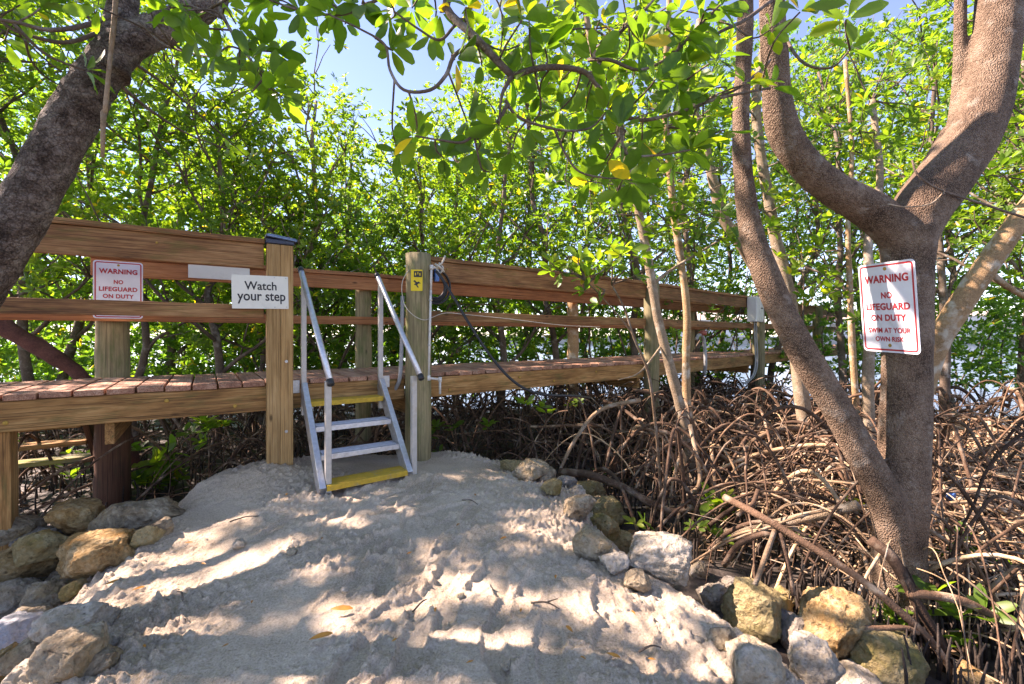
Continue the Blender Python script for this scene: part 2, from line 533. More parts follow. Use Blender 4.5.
def water_mat():
    m = Mat("bay_water")
    v = m.coord('Object')
    n = m.noise(v, 5, 4, .6)
    m.color((.03, .06, .075))
    m.set(.08, 0, .6)
    m.bump(n, .35, .05)
    return m.m
M['water'] = water_mat()

def rock_mat(name, stops, stain, moss=None, ms=.4):
    m = Mat(name)
    v = m.coord('Object')
    inf = m.node("ShaderNodeObjectInfo")
    add = m.node("ShaderNodeVectorMath"); add.operation = 'ADD'
    sc_ = m.node("ShaderNodeVectorMath"); sc_.operation = 'SCALE'
    cx = m.node("ShaderNodeCombineXYZ")
    for i in range(3): m.link(inf.outputs['Random'], cx.inputs[i])
    m.link(cx.outputs[0], sc_.inputs[0]); sc_.inputs['Scale'].default_value = 40
    m.link(v, add.inputs[0]); m.link(sc_.outputs[0], add.inputs[1])
    q = add.outputs[0]
    a = m.noise(q, 7, 7, .68)
    f = m.noise(q, 42, 6, .7)
    c = m.ramp(m.math('ADD', m.math('MULTIPLY', a, .6), m.math('MULTIPLY', f, .4)), stops)
    st = m.noise(q, 5.2, 5, .6, .5)
    c = m.mix(m.ramp(st, [(.5, (0, 0, 0)), (.66, (.6, .6, .6))]), c, stain)
    if moss:
        mo = m.noise(q, 4.3, 6, .7)
        c = m.mix(m.ramp(mo, [(.6 - ms * .3, (0, 0, 0)), (.72 - ms * .2, (.8, .8, .8))]), c, moss)
    pit = m.node("ShaderNodeTexVoronoi"); pit.inputs['Scale'].default_value = 34
    m.link(q, pit.inputs['Vector'])
    c = m.mix(m.math('MULTIPLY', m.ramp(pit.outputs['Distance'], [(.08, (1, 1, 1)), (.24, (0, 0, 0))]), m.ramp(a, [(.45, (0, 0, 0)), (.6, (.8, .8, .8))])), c, tuple(x * .28 for x in stops[0][1]))
    m.color(c)
    m.set(.92, 0, .2)
    m.bump(m.math('ADD', m.math('MULTIPLY', a, 1.0), m.math('ADD', m.math('MULTIPLY', f, .8), m.math('MULTIPLY', pit.outputs['Distance'], .5))), 1.0, .05)
    return m.m
M['rock_gold'] = rock_mat("golden_limestone", [(.36, (.15, .085, .035)), (.5, (.43, .29, .135)), (.62, (.62, .49, .30))], (.46, .22, .05))
M['rock_tan'] = rock_mat("tan_limestone", [(.36, (.15, .11, .07)), (.5, (.40, .325, .225)), (.62, (.60, .52, .39))], (.42, .28, .12))
M['rock_pale'] = rock_mat("pale_limestone", [(.36, (.22, .18, .13)), (.5, (.52, .455, .36)), (.62, (.74, .685, .59))], (.48, .36, .2))
M['rock_grey'] = rock_mat("grey_limestone", [(.34, (.15, .135, .115)), (.5, (.29, .265, .23)), (.66, (.42, .39, .35))], (.34, .26, .17))
M['rock_moss'] = rock_mat("mossy_limestone", [(.34, (.20, .15, .07)), (.5, (.38, .30, .15)), (.66, (.54, .46, .28))], (.42, .24, .06), (.24, .22, .06), .35)
M['rock_slab'] = rock_mat("white_bluish_slab", [(.34, (.42, .44, .47)), (.5, (.56, .58, .61)), (.66, (.68, .70, .72))], (.5, .5, .5))

# ------------------------------------------------------------------ terrain
POLY = np.array([(-2.3, .2), (-1.52, 1.2), (-1.62, 1.75), (-2.0, 2.3), (-2.08, 2.75), (-2.25, 3.25), (-2.0, 3.6), (-1.5, 4.1), (-.6, 4.35),
                 (.05, 4.05), (.30, 3.6), (.36, 3.0), (.50, 2.5), (.82, 2.08), (1.0, 1.68), (1.1, 1.2), (1.9, .2)])
CP = np.array([(-1.86, 3.40, .15), (-1.25, 3.02, .075), (-.93, 3.45, .11), (-.88, 4.0, .03), (.2, 3.9, -.02), (-2.05, 2.78, .0), (-2.0, 2.3, -.05), (-1.5, 1.6, -.05),
               (0, 1.5, 0), (0, 2.5, .03), (.5, 2.5, -.04), (.85, 2.05, -.05), (1.0, 1.6, -.08), (0, .8, 0), (-.3, 3.3, .05)])
MUD = -.33

def poly_dist(x, y):
    """signed distance to the sand's outline: negative inside"""
    x = np.asarray(x, float); y = np.asarray(y, float)
    d = np.full(x.shape, 1e9); ins = np.zeros(x.shape, bool)
    n = len(POLY)
    for i in range(n):
        a, b = POLY[i], POLY[(i + 1) % n]
        e = b - a
        t = np.clip(((x - a[0]) * e[0] + (y - a[1]) * e[1]) / (e @ e), 0, 1)
        d = np.minimum(d, np.hypot(x - a[0] - t * e[0], y - a[1] - t * e[1]))
        c = ((a[1] > y) != (b[1] > y)) & (x < (b[0] - a[0]) * (y - a[1]) / (b[1] - a[1] + 1e-12) + a[0])
        ins ^= c
    return np.where(ins, -d, d)

def sand_base(x, y):
    w = 0; z = 0
    for cx, cy, cz in CP:
        k = 1.0 / ((x - cx) ** 2 + (y - cy) ** 2 + .06)
        w = w + k * k; z = z + k * k * cz
    z = z / w
    d = poly_dist(x, y) + .08 * vnoise(x * 2.3, y * 2.3)
    t = np.clip((d + .05) / .62, 0, 1)
    t = t * t * (3 - 2 * t)
    # drifts against the post and the pile
    z = z + .05 * np.exp(-((x + 1.82) ** 2 + (y - 3.40) ** 2) / .03) + .03 * np.exp(-((x + .86) ** 2 + (y - 4.05) ** 2) / .05)
    return z * (1 - t) + (MUD - .12) * t

def mud_base(x, y):
    r = np.hypot(x, y)
    z = MUD + .05 * vnoise(x * .9 + 5, y * .9) + .025 * vnoise(x * 3.1, y * 3.1 + 8)
    far = np.clip((y - 8.5) / 3.5, 0, 1)
    side = np.clip((x - 4.2) / 3, 0, 1) * np.clip((y - 4.5) / 3, 0, 1)
    return z - .30 * np.maximum(far, side)

def ground(x, y):
    return np.maximum(sand_base(x, y), mud_base(x, y))

def hit(px, py):
    """where the ray through a pixel meets the ground"""
    Y = np.linspace(1.1, 14, 2600)
    X = (px - 512) / F * Y
    Z = EYE - (py - HZ) / F * Y
    g = ground(X, Y)
    i = np.argmax(Z <= g)
    if Z[i] > g[i]: i = len(Y) - 1
    return np.array([X[i], Y[i], g[i]])

rng = np.random.default_rng(11)
random.seed(7)

def grid_mesh(name, xs, ys, zfun, mat):
    X, Y = np.meshgrid(xs, ys)
    Z = zfun(X, Y)
    nx, ny = len(xs), len(ys)
    i = np.arange(ny - 1)[:, None] * nx + np.arange(nx - 1)[None, :]
    q = np.stack([i, i + 1, i + nx + 1, i + nx], -1).reshape(-1, 4)
    b = MB()
    b.add(np.stack([X, Y, Z], -1).reshape(-1, 3), q)
    return b.build(name, mat, smooth=True)

# footprints trodden into the sand
prints = []
pr = random.Random(5)
lanes = [(-.05, 1.45, .2), (-.4, 1.5, -.25), (.35, 1.5, .35), (-.75, 1.7, -.1), (.1, 1.7, .05), (.55, 1.75, -.4)]
for i in range(66):
    t = pr.random()
    y = 1.35 + 2.0 * t ** .9
    cx = -.05 - .95 * max(0, (y - 1.9)) / 1.4
    x = cx + pr.gauss(0, .42 - .12 * t)
    yaw = pr.gauss(.35, .35) + (math.pi if pr.random() < .4 else 0)
    prints.append((x, y, yaw, pr.uniform(.9, 1.06), pr.uniform(.012, .021)))

def sand_z(X, Y):
    z = sand_base(X, Y)
    flat = np.zeros_like(X)
    dent = np.zeros_like(X)
    for (x, y, yaw, s, dp) in prints:
        m = (np.abs(X - x) < .24) & (np.abs(Y - y) < .24)
        if not m.any(): continue
        dx, dy = X[m] - x, Y[m] - y
        u = (dx * math.sin(yaw) + dy * math.cos(yaw)) / s
        v = (dx * math.cos(yaw) - dy * math.sin(yaw)) / s
        wv = np.where(u > 0, .049 - .012 * np.clip(u / .14, 0, 1), .049 - .016 * np.clip(-u / .1, 0, 1) + .004)
        wv = np.where((u < -.03) & (u > -.08), wv - .006, wv)
        e = np.sqrt((v / wv) ** 4 + (u / .142) ** 4) ** .5
        e = e + .10 * vnoise(X[m] * 22, Y[m] * 22)
        k = np.clip((1.2 - e) / .42, 0, 1); k = k * k * (3 - 2 * k)
        rim = np.exp(-((e - 1.24) / .13) ** 2)
        tread = .0022 * np.sin(u * 2 * math.pi / .019) * k
        heel = dp * (1 + .35 * np.clip(-u / .12, -1, 1))
        dent[m] = np.where(k > .02, dent[m] * (1 - k) - heel * k + tread, dent[m] + rim * .007)
        flat[m] = np.maximum(flat[m], k)
    lump = np.clip(fbm(X * 13, Y * 13, None, 4, .62), -.6, 2)
    big = fbm(X * 3.2 + 3, Y * 3.2, None, 3)
    clod = np.clip(fbm(X * 30 + 7, Y * 30, None, 3, .6) - .05, 0, 2)
    patch = np.clip(.55 + .8 * vnoise(X * 2.1 + 40, Y * 2.1), .15, 1.2)
    d = poly_dist(X, Y)
    edge = np.clip(1 + d / .5, 0, 1) * .5 + .75
    crumb = np.clip(fbm(X * 52 + 3, Y * 52, None, 2, .6) - .1, 0, 2)
    rough = (lump * .012 + clod * .021 + crumb * .021) * patch * edge * (1 - .28 * np.exp(-((X + .15 + .5 * np.clip(Y - 2, 0, 2)) / .45) ** 2))
    return z + big * .012 + rough * (1 - .8 * flat) + dent

sand_ob = grid_mesh("sand", np.arange(-2.95, 2.05, .0075), np.concatenate([np.arange(.5, 1.3, .03), np.arange(1.3, 4.9, .0085)]), sand_z, M['sand'])
tag(sand_ob, "pale trodden sand ramp with shoe prints leading up to the metal steps", "sand", kind='structure')

def mud_z(X, Y):
    return mud_base(X, Y) + .02 * fbm(X * 5, Y * 5, None, 3) - np.where(poly_dist(X, Y) < -.15, .25, 0)
mx = np.concatenate([-np.geomspace(12, 900, 14)[::-1], np.arange(-11.9, 12, .11), np.geomspace(12, 900, 14)])
my = np.concatenate([-np.geomspace(2, 300, 8)[::-1], np.arange(-1.8, 15, .11), np.geomspace(15.2, 1500, 16)])
tag(grid_mesh("mud_ground", mx, my, mud_z, M['mud']), "dark wet mangrove mud around the sand ramp", "mud", kind='structure')
wb = MB()
wb.add([(-900, 5, -.47), (900, 5, -.47), (900, 1500, -.47), (-900, 1500, -.47)], np.array([[0, 1, 2, 3]]))
tag(wb.build("water", M['water']), "blue bay water glimpsed through the mangroves", "water", kind='structure')

# ------------------------------------------------------------------ boardwalk
UP = np.array([0, 0, 1.0])
def dirn(a): return np.array([math.sin(rad(a)), math.cos(rad(a)), 0])
P0 = np.array([-1.873, 3.46, 0])
D1, D2, D3 = dirn(56), dirn(52.5), dirn(48)
S1 = P0 + 1.198 * D1
S2 = S1 + 3.44 * D2
DK = .80
W = 1.05
def front(d): return np.array([d[1], -d[0], 0])      # horizontal normal towards the camera side

SEC = [(P0, D1, -2.9, 1.198), (S1, D2, 0.0, 3.44), (S2, D3, 0.0, 14.0)]
board = empty("boardwalk", tuple(P0), "long weathered timber boardwalk with post and rail sides crossing behind the sand", "boardwalk")
rr = random.Random(3)

dk = MB()
for (o, d, t0, t1) in SEC:
    n = front(d)
    t = t0 + .07
    while t < t1 - .02:
        ln = W + rr.uniform(-.012, .016)
        c = o + d * t + UP * (DK - .019 + rr.uniform(-.003, .003)) - n * (W / 2 - .02) + n * rr.uniform(-.008, .008)
        dk.box(c, n, d, UP, ln, .141, .037, 3, .0015, rr)
        t += .153
hang(dk.build("deck", M['wood_deck'], bevel=.005), board)

def beam(o, d, t0, t1, off, mat, name="beam", h=.184, z=DK - .040):
    n = front(d)
    b = MB()
    b.box(o + d * (t0 + t1) / 2 + n * off + UP * (z - h / 2), d, n, UP, (t1 - t0) - .006, .042, h, max(2, int((t1 - t0) / .4)), .0025, rr)
    return hang(b.build(name, mat, bevel=.005), board)
beam(P0, D1, -2.9, 1.10, -.012, M['wood_beam'])
beam(S1, D2, .06, 3.36, -.012, M['wood_beam'])
beam(S2, D3, .10, 7.0, -.012, M['wood_beam'])
beam(S2, D3, 7.02, 14.0, -.012, M['wood_beam'])
beam(P0, D1, -2.9, 1.15, -(W - .05), M['wood_beam'])
beam(S1, D2, .1, 3.4, -(W - .05), M['wood_beam'])
beam(S2, D3, .1, 14, -(W - .05), M['wood_beam'])
for (o, d, t) in ((S1, D2, 3.30), (S2, D3, 3.6), (S1, D2, -.02), (P0, D1, -.9)):
    n = front(d); b = MB()
    b.box(o + d * t - n * (W / 2 - .03) + UP * (DK - .225 - .075), n, d, UP, W - .14, .05, .14, 2, .002, rr)
    hang(b.build("cross_beam", M['wood_beam'], bevel=.005), board)

def railing(o, d, t0, t1, side, mat, capm, boardh=(1.648, 1.83), cap=1.87, mid=(1.275, 1.372), midt0=None):
    """side 0 = near edge, 1 = far edge; a railing is a part with cap, rail board and mid rail as sub-parts"""
    n = front(d)
    off = 0.0 if side == 0 else -(W + .005)
    e = bpy.data.objects.new("railing", None); COL.objects.link(e)
    e.parent = board
    e.location = Vector(o) - Vector(board.location)
    def sub(name, ta, tb, zz, thick, o2, m):
        b = MB()
        seg = max(2, int((tb - ta) / .35))
        b.box(o + d * (ta + tb) / 2 + n * (off + o2) + UP * (zz[0] + zz[1]) / 2, d, n, UP, tb - ta, thick, zz[1] - zz[0], seg, .0022, rr)
        ob = b.build(name, m, bevel=.005)
        ob.parent = e
        ob.location = Vector(ob.location) - Vector(o)
        return ob
    sub("rail_cap", t0, t1, (cap - .038, cap), .142, 0.0, capm)
    sub("rail_board", t0 + .004, t1 - .004, (boardh[0], cap - .040), .038, .03 if side == 0 else .028, mat)
    sub("mid_rail", t0 if midt0 is None else midt0, t1 - .003, mid, .038, .03 if side == 0 else .028, mat)
    return e

railing(P0, D1, -2.9, -.012, 0, M['wood_rail'], M['wood_rail'])
railing(P0, D1, -1.15, 1.30, 1, M['wood_inner'], M['wood_inner'], (1.632, 1.77), 1.812, (1.262, 1.345), -2.0)
railing(S1, D2, .075, 3.36, 0, M['wood_rail'], M['wood_rail'])
railing(S1, D2, .09, 3.50, 1, M['wood_inner'], M['wood_inner'], (1.632, 1.77), 1.812, (1.262, 1.345))
railing(S2, D3, .09, 14, 0, M['wood_rail'], M['wood_rail'], (1.66, 1.83), 1.868, (1.275, 1.372))
railing(S2, D3, .05, 14, 1, M['wood_inner'], M['wood_inner'], (1.632, 1.77), 1.812, (1.262, 1.345))

def bolt_head(c, n, r=.013):
    b = MB(); c = np.asarray(c, float)
    b.tube([c, c + n * .006, c + n * .009], [r, r, r * .7], 8, rng=rr)
    hang(b.build("bolt", M['bolt']), board)
for (o, d, ts) in ((P0, D1, (-2.1, -1.42, -1.36, -.6, -.2, .45, .9)), (S1, D2, (.35, 1.2, 1.7, 2.4, 3.2))):
    n = front(d)
    for i, t in enumerate(ts):
        bolt_head(o + d * t + n * .0095 + UP * (.70 if i % 2 else .63), n)
        if i % 3 == 0: bolt_head(o + d * (t - .05) + n * .049 + UP * 1.77, n, .008)
def pile(c, r, z0, z1, mat, name="post"):
    b = MB()
    c = np.asarray(c, float)
    zs = np.linspace(z0, z1, 14)
    b.tube(np.stack([np.full(14, c[0]) , np.full(14, c[1]), zs], 1), r * np.linspace(1.04, 1, 14), 22, disp=.006, dfreq=6, rng=rr)
    o = b.build(name, mat, smooth=True)
    for p in o.data.polygons:
        if len(p.vertices) == 3: p.use_smooth = False
    return hang(o, board)
nf = front(D1)
pile(P0 + D1 * 1.198 + nf * .075, .112, -.5, 1.872, M['pile'])
nf2 = front(D2)
pile(S1 + D2 * 3.44 + nf2 * .07, .10, -.6, 1.875, M['pile'])
pile(S2 + D3 * 3.78 + front(D3) * .08, .105, -.9, 1.90, M['pile'])
for t in (7.6, 11.4): pile(S2 + D3 * t + front(D3) * .08, .105, -.9, 1.88, M['pile'])
# far side piles
pile(P0 - nf * (W + .12) + D1 * -1.03, .112, -.45, 1.62, M['pile'])
pile(P0 - nf * (W + .12) + D1 * -1.03, .120, -.45, .57, M['pile_dark'], 'post_sleeve')
far_piles = [(P0, D1, 1.06, M['pile']), (P0, D1, .26, M['pile_dark']), (S1, D2, 3.157, M['bark_gold']), (S2, D3, 3.5, M['pile']), (S2, D3, 7.4, M['pile']), (S2, D3, 11.2, M['pile'])]
for (o, d, t, m_) in far_piles:
    pile(o + d * t - front(d) * (W + .09), .085, -.75, 1.772, m_)
# pile carrying the near beam at the left
b = MB(); b.box(P0 + D1 * -1.42 - nf * .10 + UP * .12, UP, D1, nf, .90, .14, .14, 3, .002, rr)
hang(b.build("post", M['wood_beam'], bevel=.006), board)

# doubled front post: two bolted four-by-fours
pc = P0 + D1 * .088 + nf * .058
fp = empty("square_post", tuple(pc), "tan doubled square timber post between the left railing and the metal steps", "post")
for k in (-1, 1):
    b = MB(); b.box(pc + D1 * .0445 * k + UP * .79, UP, D1, nf, 2.08, .088, .09, 6, .0012, rr)
    hang(b.build("post_half", M['wood_new'], bevel=.005), fp)
b = MB()
for z in (.42, .95, 1.45):
    c = pc + nf * .046 + D1 * .04 + UP * z
    b.tube([c, c + nf * .006], .011, 8, rng=rr)
hang(b.build("bolt", M['steel']), fp)

# solar light on the post
lc = pc + UP * 1.832
sl = empty("solar_post_light", tuple(lc), "small blue-grey solar light capping the tan doubled post", "post light")
b = MB(); b.box(lc + UP * .018, D1, nf, UP, .19, .105, .034, rng=rr)
b.box(lc + UP * .046 + D1 * .01, D1 + UP * -.12, nf, UP + D1 * .12, .215, .13, .022, rng=rr)
hang(b.build("housing", M['panel_frame'], bevel=.006), sl)
b = MB(); b.box(lc + UP * .059 + D1 * .0115, D1 + UP * -.12, nf, UP + D1 * .12, .19, .112, .006, rng=rr)
hang(b.build("solar_panel", M['panel'], bevel=.002), sl)
b = MB(); b.box(lc + nf * .064 + UP * .047 + D1 * .01, D1 + UP * -.12, nf, UP + D1 * .12, .20, .004, .014, rng=rr)
hang(b.build("light_strip", M['panel'], bevel=.001), sl)

# ------------------------------------------------------------------ metal steps
st = empty("metal_steps", tuple(P0 + D1 * .57 + nf * .35), "aluminium steps with two handrails and yellow top and bottom treads leading up to the deck", "steps")
TL, TR = .262, .872
def sp(t, s, z): return P0 + D1 * t + nf * s + UP * z
def bar(name, a, b_, w, h, mat, upv=UP, bev=.004):
    a = np.asarray(a); b_ = np.asarray(b_); d = nrm(b_ - a)
    side = nrm(np.cross(d, upv)) if abs(np.dot(d, nrm(upv))) < .99 else D1
    up2 = np.cross(side, d)
    m = MB(); m.box((a + b_) / 2, d, side, up2, np.linalg.norm(b_ - a), w, h, 1, 0, rr)
    return hang(m.build(name, mat, bevel=bev), st)
for t in (TL, TR):
    sg = 1 if t == TL else -1
    fl, sb_, hx = (0.0, .70, .045) if t == TL else (.012, .665, .085)
    bar("stringer", sp(t, .03, .74), sp(t + fl * .6, sb_, .10), .042, .11, M['alu'])
    bar("handrail_post", sp(t, .03, .52), sp(t, .03, 1.60), .036, .04, M['alu_post'])
    bar("handrail_post", sp(t + fl + .043, sb_ - .02, -.02), sp(t + fl + .043, sb_ - .02, .84), .038, .045, M['alu_post'])
    h = MB(); a, e = sp(t - .012, -.02, 1.665), sp(t + hx, sb_ + .045, .835)
    h.tube([a, a + (e - a) * .5, e], .021, 14, rng=rr)
    hr = hang(h.build("handrail", M['alu'], smooth=True), st)
    dd = nrm(e - a)
    for q, s_ in ((e, 1), (a, -1)):
        c = MB(); c.tube([q - dd * .02 * s_, q + dd * .018 * s_, q + dd * .024 * s_], [.0235, .0235, .014], 14, rng=rr)
        ce = c.build("end_cap", M['black'], smooth=True)
        ce.parent = hr; ce.location = Vector(ce.location) - Vector(hr.location) - Vector(st.location)
    m = MB(); m.box(sp(t - sg * .055, .016, .745), D1, nf, UP, .055, .012, .10, rng=rr)
    hang(m.build("bracket", M['steel'], bevel=.003), st)
for i, z in enumerate((.640, .478, .312, .15)):
    s_ = .105 + i * .178
    m = MB()
    gx = .004 * i; tc = (TL + TR) / 2 + gx * .5; DT = nrm(D1 - nf * .018 * i)
    m.box(sp(tc, s_, z - .005), DT, nf, UP, TR - TL - .05 + gx, .155, .010, rng=rr)
    m.box(sp(tc, s_ + .076, z - .019), DT, nf, UP, TR - TL - .05 + gx, .010, .037, rng=rr)
    if i in (1, 2):
        for k in range(5):
            m.box(sp(tc, s_ - .05 + k * .025, z + .0015), DT, nf, UP, TR - TL - .07, .005, .004, rng=rr)
    o = hang(m.build("tread", M['yellow'] if i in (0, 3) else M['alu'], bevel=.003), st)
    o['label'] = "worn yellow step tread" if i in (0, 3) else "bare grey metal tread"

# wooden steps going down on the far side at the left
ws = empty("wooden_steps", tuple(P0 + D1 * -1.75 - nf * 1.3), "mossy wooden steps going down behind the deck at the left", "steps")
for i, (z, off) in enumerate(((.42, 1.18), (.235, 1.40), (.055, 1.62))):
    m = MB(); m.box(P0 + D1 * -1.62 - nf * off + UP * z, D1, nf, UP, .80, .17, .038, 3, .002, rr)
    o = hang(m.build("tread", M['wood_moss'] if i == 2 else M['wood_beam'], bevel=.005), ws)
    if i == 2: o['label'] = "lowest tread covered in yellow-green moss"
for t in (-2.04, -1.20):
    m = MB(); a = P0 + D1 * t - nf * 1.10 + UP * .58; e = P0 + D1 * t - nf * 1.85 + UP * -.12
    d = nrm(e - a); side = D1; m.box((a + e) / 2, d, side, np.cross(d, side), np.linalg.norm(e - a), .04, .17, 3, .002, rr)
    hang(m.build("stringer", M['pile_dark'], bevel=.005), ws)

# ------------------------------------------------------------------ signs
def text_part(body, mat, w, h, cx, cy, parent, bold=.0, z=.0022, gap=1.0):
    cu = bpy.data.curves.new("lettering", 'FONT')
    cu.body = body
    cu.align_x = 'LEFT'
    cu.size = 1.0
    cu.offset = bold
    cu.space_character = gap
    cu.resolution_u = 4
    cu.extrude = .002
    ob = bpy.data.objects.new("lettering_curve", cu)
    COL.objects.link(ob)
    bpy.context.view_layer.update()
    dg = bpy.context.evaluated_depsgraph_get()
    me = bpy.data.meshes.new_from_object(ob.evaluated_get(dg))
    bpy.data.objects.remove(ob)
    n = len(me.vertices)
    v = np.empty(n * 3, np.float32); me.vertices.foreach_get("co", v); v = v.reshape(-1, 3)
    lo, hi = v.min(0), v.max(0)
    s = np.array([w / (hi[0] - lo[0]), h / (hi[1] - lo[1])])
    v[:, 0] = (v[:, 0] - (lo[0] + hi[0]) / 2) * s[0] + cx
    v[:, 1] = (v[:, 1] - (lo[1] + hi[1]) / 2) * s[1] + cy
    v[:, 2] = z + v[:, 2] * .15
    me.vertices.foreach_set("co", v.ravel())
    me.materials.clear(); me.materials.append(mat)
    me.name = "lettering"
    o = bpy.data.objects.new("lettering", me)
    COL.objects.link(o)
    o.parent = parent
    return o

def rrect(w, h, r, n=8):
    pts = []
    for (sx, sy, a0) in ((1, 1, 0), (-1, 1, 90), (-1, -1, 180), (1, -1, 270)):
        for i in range(n + 1):
            a = rad(a0 + 90 * i / n)
            pts.append((sx * (w / 2 - r) + r * math.cos(a), sy * (h / 2 - r) + r * math.sin(a)))
    return np.array(pts)

def plate(name, w, h, r, t, mat, parent):
    p = rrect(w, h, r); n = len(p)
    b = MB()
    v = np.concatenate([np.c_[p, np.full(n, -t)], np.c_[p, np.zeros(n)]])
    i = np.arange(n); j = (i + 1) % n
    b.add(v, [np.stack([i, j, j + n, i + n], -1), (i + n)[None, :], i[::-1][None, :]])
    return b.build(name, mat, parent)

def ring(name, w, h, r, bw, z, mat, parent):
    a, c = rrect(w, h, r), rrect(w - 2 * bw, h - 2 * bw, max(.002, r - bw)); n = len(a)
    v = np.concatenate([np.c_[a, np.full(n, z)], np.c_[c, np.full(n, z)]])
    i = np.arange(n); j = (i + 1) % n
    b = MB(); b.add(v, np.stack([i, j, j + n, i + n], -1))
    return b.build(name, mat, parent)

def dot(name, x, y, z, r, mat, parent):
    b = MB(); b.tube([(x, y, z), (x, y, z + .002), (x, y, z + .004)], [r, r, r * .6], 10, rng=rr)
    return b.build(name, mat, parent)

def warning_sign(loc, rot, label):
    e = empty("warning_sign", loc, label, "sign", "red and white no lifeguard warning signs")
    e.rotation_euler = rot
    w, h = .305, .457
    plate("panel", w, h, .022, .002, M['sign_white'], e)
    ring("border", w - .018, h - .018, .018, .0085, .0006, M['sign_red'], e)
    for (t, fw, c, hh) in (("WARNING", .77, .178, .088), ("NO", .19, .362, .072), ("LIFEGUARD", .77, .487, .078), ("ON DUTY", .62, .611, .074), ("SWIM AT YOUR", .74, .752, .058), ("OWN RISK", .50, .85, .056)):
        text_part(t, M['sign_red'], w * fw, h * hh, 0, h * (.5 - c), e, .034 if hh > .06 else .024, .0014, 1.06)
    for y in (h * .43, -h * .42):
        dot("screw", 0, y, 0, .009, M['bolt'], e)
    return e

# left sign, fixed to the far pile
ctr = P0 - nf * (W + .13) + D1 * -1.19
sg = P0 - nf * (W - .10) + D1 * -1.178
c = nf
yaw = math.atan2(-nf[0], nf[1])
zc = 1.512
warning_sign(tuple(P(118.5, 290, 3.64)), (rad(90), 0, math.atan2(nf[0], -nf[1])), "pinkish white warning sign partly hidden behind the left railing")
# right sign on the tree
q = Matrix.Rotation(-1.4573, 4, 'Z') @ Matrix.Rotation(.1132, 4, 'X') @ Matrix.Rotation(.0331, 4, 'Y') @ Matrix.Rotation(rad(90), 4, 'X')
warning_sign((1.895, 2.297, 1.288), q.to_euler(), "white warning sign with red lettering nailed to the big tree trunk")

e = empty("watch_your_step_sign", tuple(P0 + D1 * -.042 + nf * .112 + UP * 1.465), "cream Watch your step sign fixed across the tan doubled post", "sign")
e.rotation_euler = (rad(90), rad(-1.2), math.atan2(nf[0], -nf[1]))
plate("panel", .366, .243, .004, .006, M['sign_cream'], e)
text_part("Watch", M['sign_black'], .208, .062, .0, .046, e, .016, .0012)
text_part("your step", M['sign_black'], .312, .082, .006, -.045, e, .016, .0012)
for (x, y) in ((.09, .11), (.09, -.11), (.168, .108), (.168, -.108)): dot("screw", x, y, 0, .004, M['steel'], e)

e = empty("blank_sign", tuple(P0 - nf * (W - .055) + D1 * -.27 + UP * 1.755), "blank pale board screwed to the far rail left of the tan doubled post", "sign")
e.rotation_euler = (rad(90), 0, math.atan2(nf[0], -nf[1]))
plate("panel", .47, .20, .004, .005, M['sign_cream'], e)
for x in (-.2, .2): dot("screw", x, .07, 0, .004, M['steel'], e)

# yellow caution plate on the pile
pp = P0 + D1 * 1.198 + nf * .075
tocam = nrm(np.array([-pp[0] - .45, -pp[1], 0]))
loc = pp + tocam * .121 + UP * 1.625
e = empty("caution_plate", tuple(loc), "small yellow caution plate with black figure on the round pile by the steps", "sign")
e.rotation_euler = (rad(90), 0, math.atan2(tocam[0], -tocam[1]))
plate("panel", .115, .215, .006, .002, M['sticker_yellow'], e)
e.scale = (.86, .86, .86)
b = MB(); b.add(np.c_[rrect(.082, .062, .003) + [0.012, .062], np.full(36, .0007)], np.arange(36)[None, :]); b.build("heading_band", M['sign_black'], e)
for (x, y, r_) in ((-.012, .062, .006), (.012, .07, .004), (.032, .06, .005)):
    b = MB(); k = np.linspace(0, 2 * math.pi, 9)[:-1]
    b.add(np.c_[x + r_ * np.cos(k), y + .016 * np.sin(k), np.full(8, .0014)], np.arange(8)[None, :]); b.build("heading_mark", M['sticker_yellow'], e)
fig = np.array([(-.035, -.008), (-.018, .002), (.0, -.018), (.02, -.012), (.042, -.032), (.018, -.034), (.006, -.046), (.022, -.072), (.008, -.075), (-.008, -.05), (-.03, -.046), (-.012, -.03)])
b = MB(); b.add(np.c_[fig, np.full(len(fig), .0009)], np.arange(len(fig))[None, :]); b.build("figure_mark", M['sign_black'], e)

# ------------------------------------------------------------------ pipes, hose, cables, box
def pipe(name, pts, r, mat, label, cat, n=10, sub=0, extra=None):
    b = MB(); b.tube(pts, r, n, sub=sub, rng=rr)
    o = b.build(name, mat, smooth=True)
    return tag(o, label, cat)
Yp = 4.02
e = empty("pvc_pipe", tuple(P(429, 330, Yp)), "thin white plastic water pipe running down the round pile to the beam", "pipe")
pts = [P(438, 267.5, 4.05), P(431.5, 267.5, Yp), P(430.8, 290, Yp), P(428.6, 378, Yp), P(440, 379.5, 4.12), P(440, 394, 4.12)]
b = MB()
for a, c in zip(pts[:-1], pts[1:]): b.tube([a, c], .011, 10, rng=rr)
hang(b.build("tube", M['pvc'], smooth=True), e)
for p in (pts[1], pts[3], pts[4]):
    b = MB(); b.tube([p - UP * .022, p + UP * .022], .017, 10, rng=rr)
    hang(b.build("elbow", M['pvc'], smooth=True), e)
for py in (300, 345):
    c = P(430.8 - (py - 290) * .025, py, Yp); b = MB(); b.tube([c - UP * .008, c + UP * .008], .016, 10, rng=rr)
    hang(b.build("clip", M['steel']), e)
pipe("conduit", [P(402.5, 296, 3.98), P(402, 330, 3.98), P(400.5, 372, 3.98), P(397, 386, 4.02), P(389, 397, 4.08), P(380, 402, 4.15)], .017, M['conduit'], "grey electrical conduit bending under the deck beside the round pile", "conduit", 10, 4)
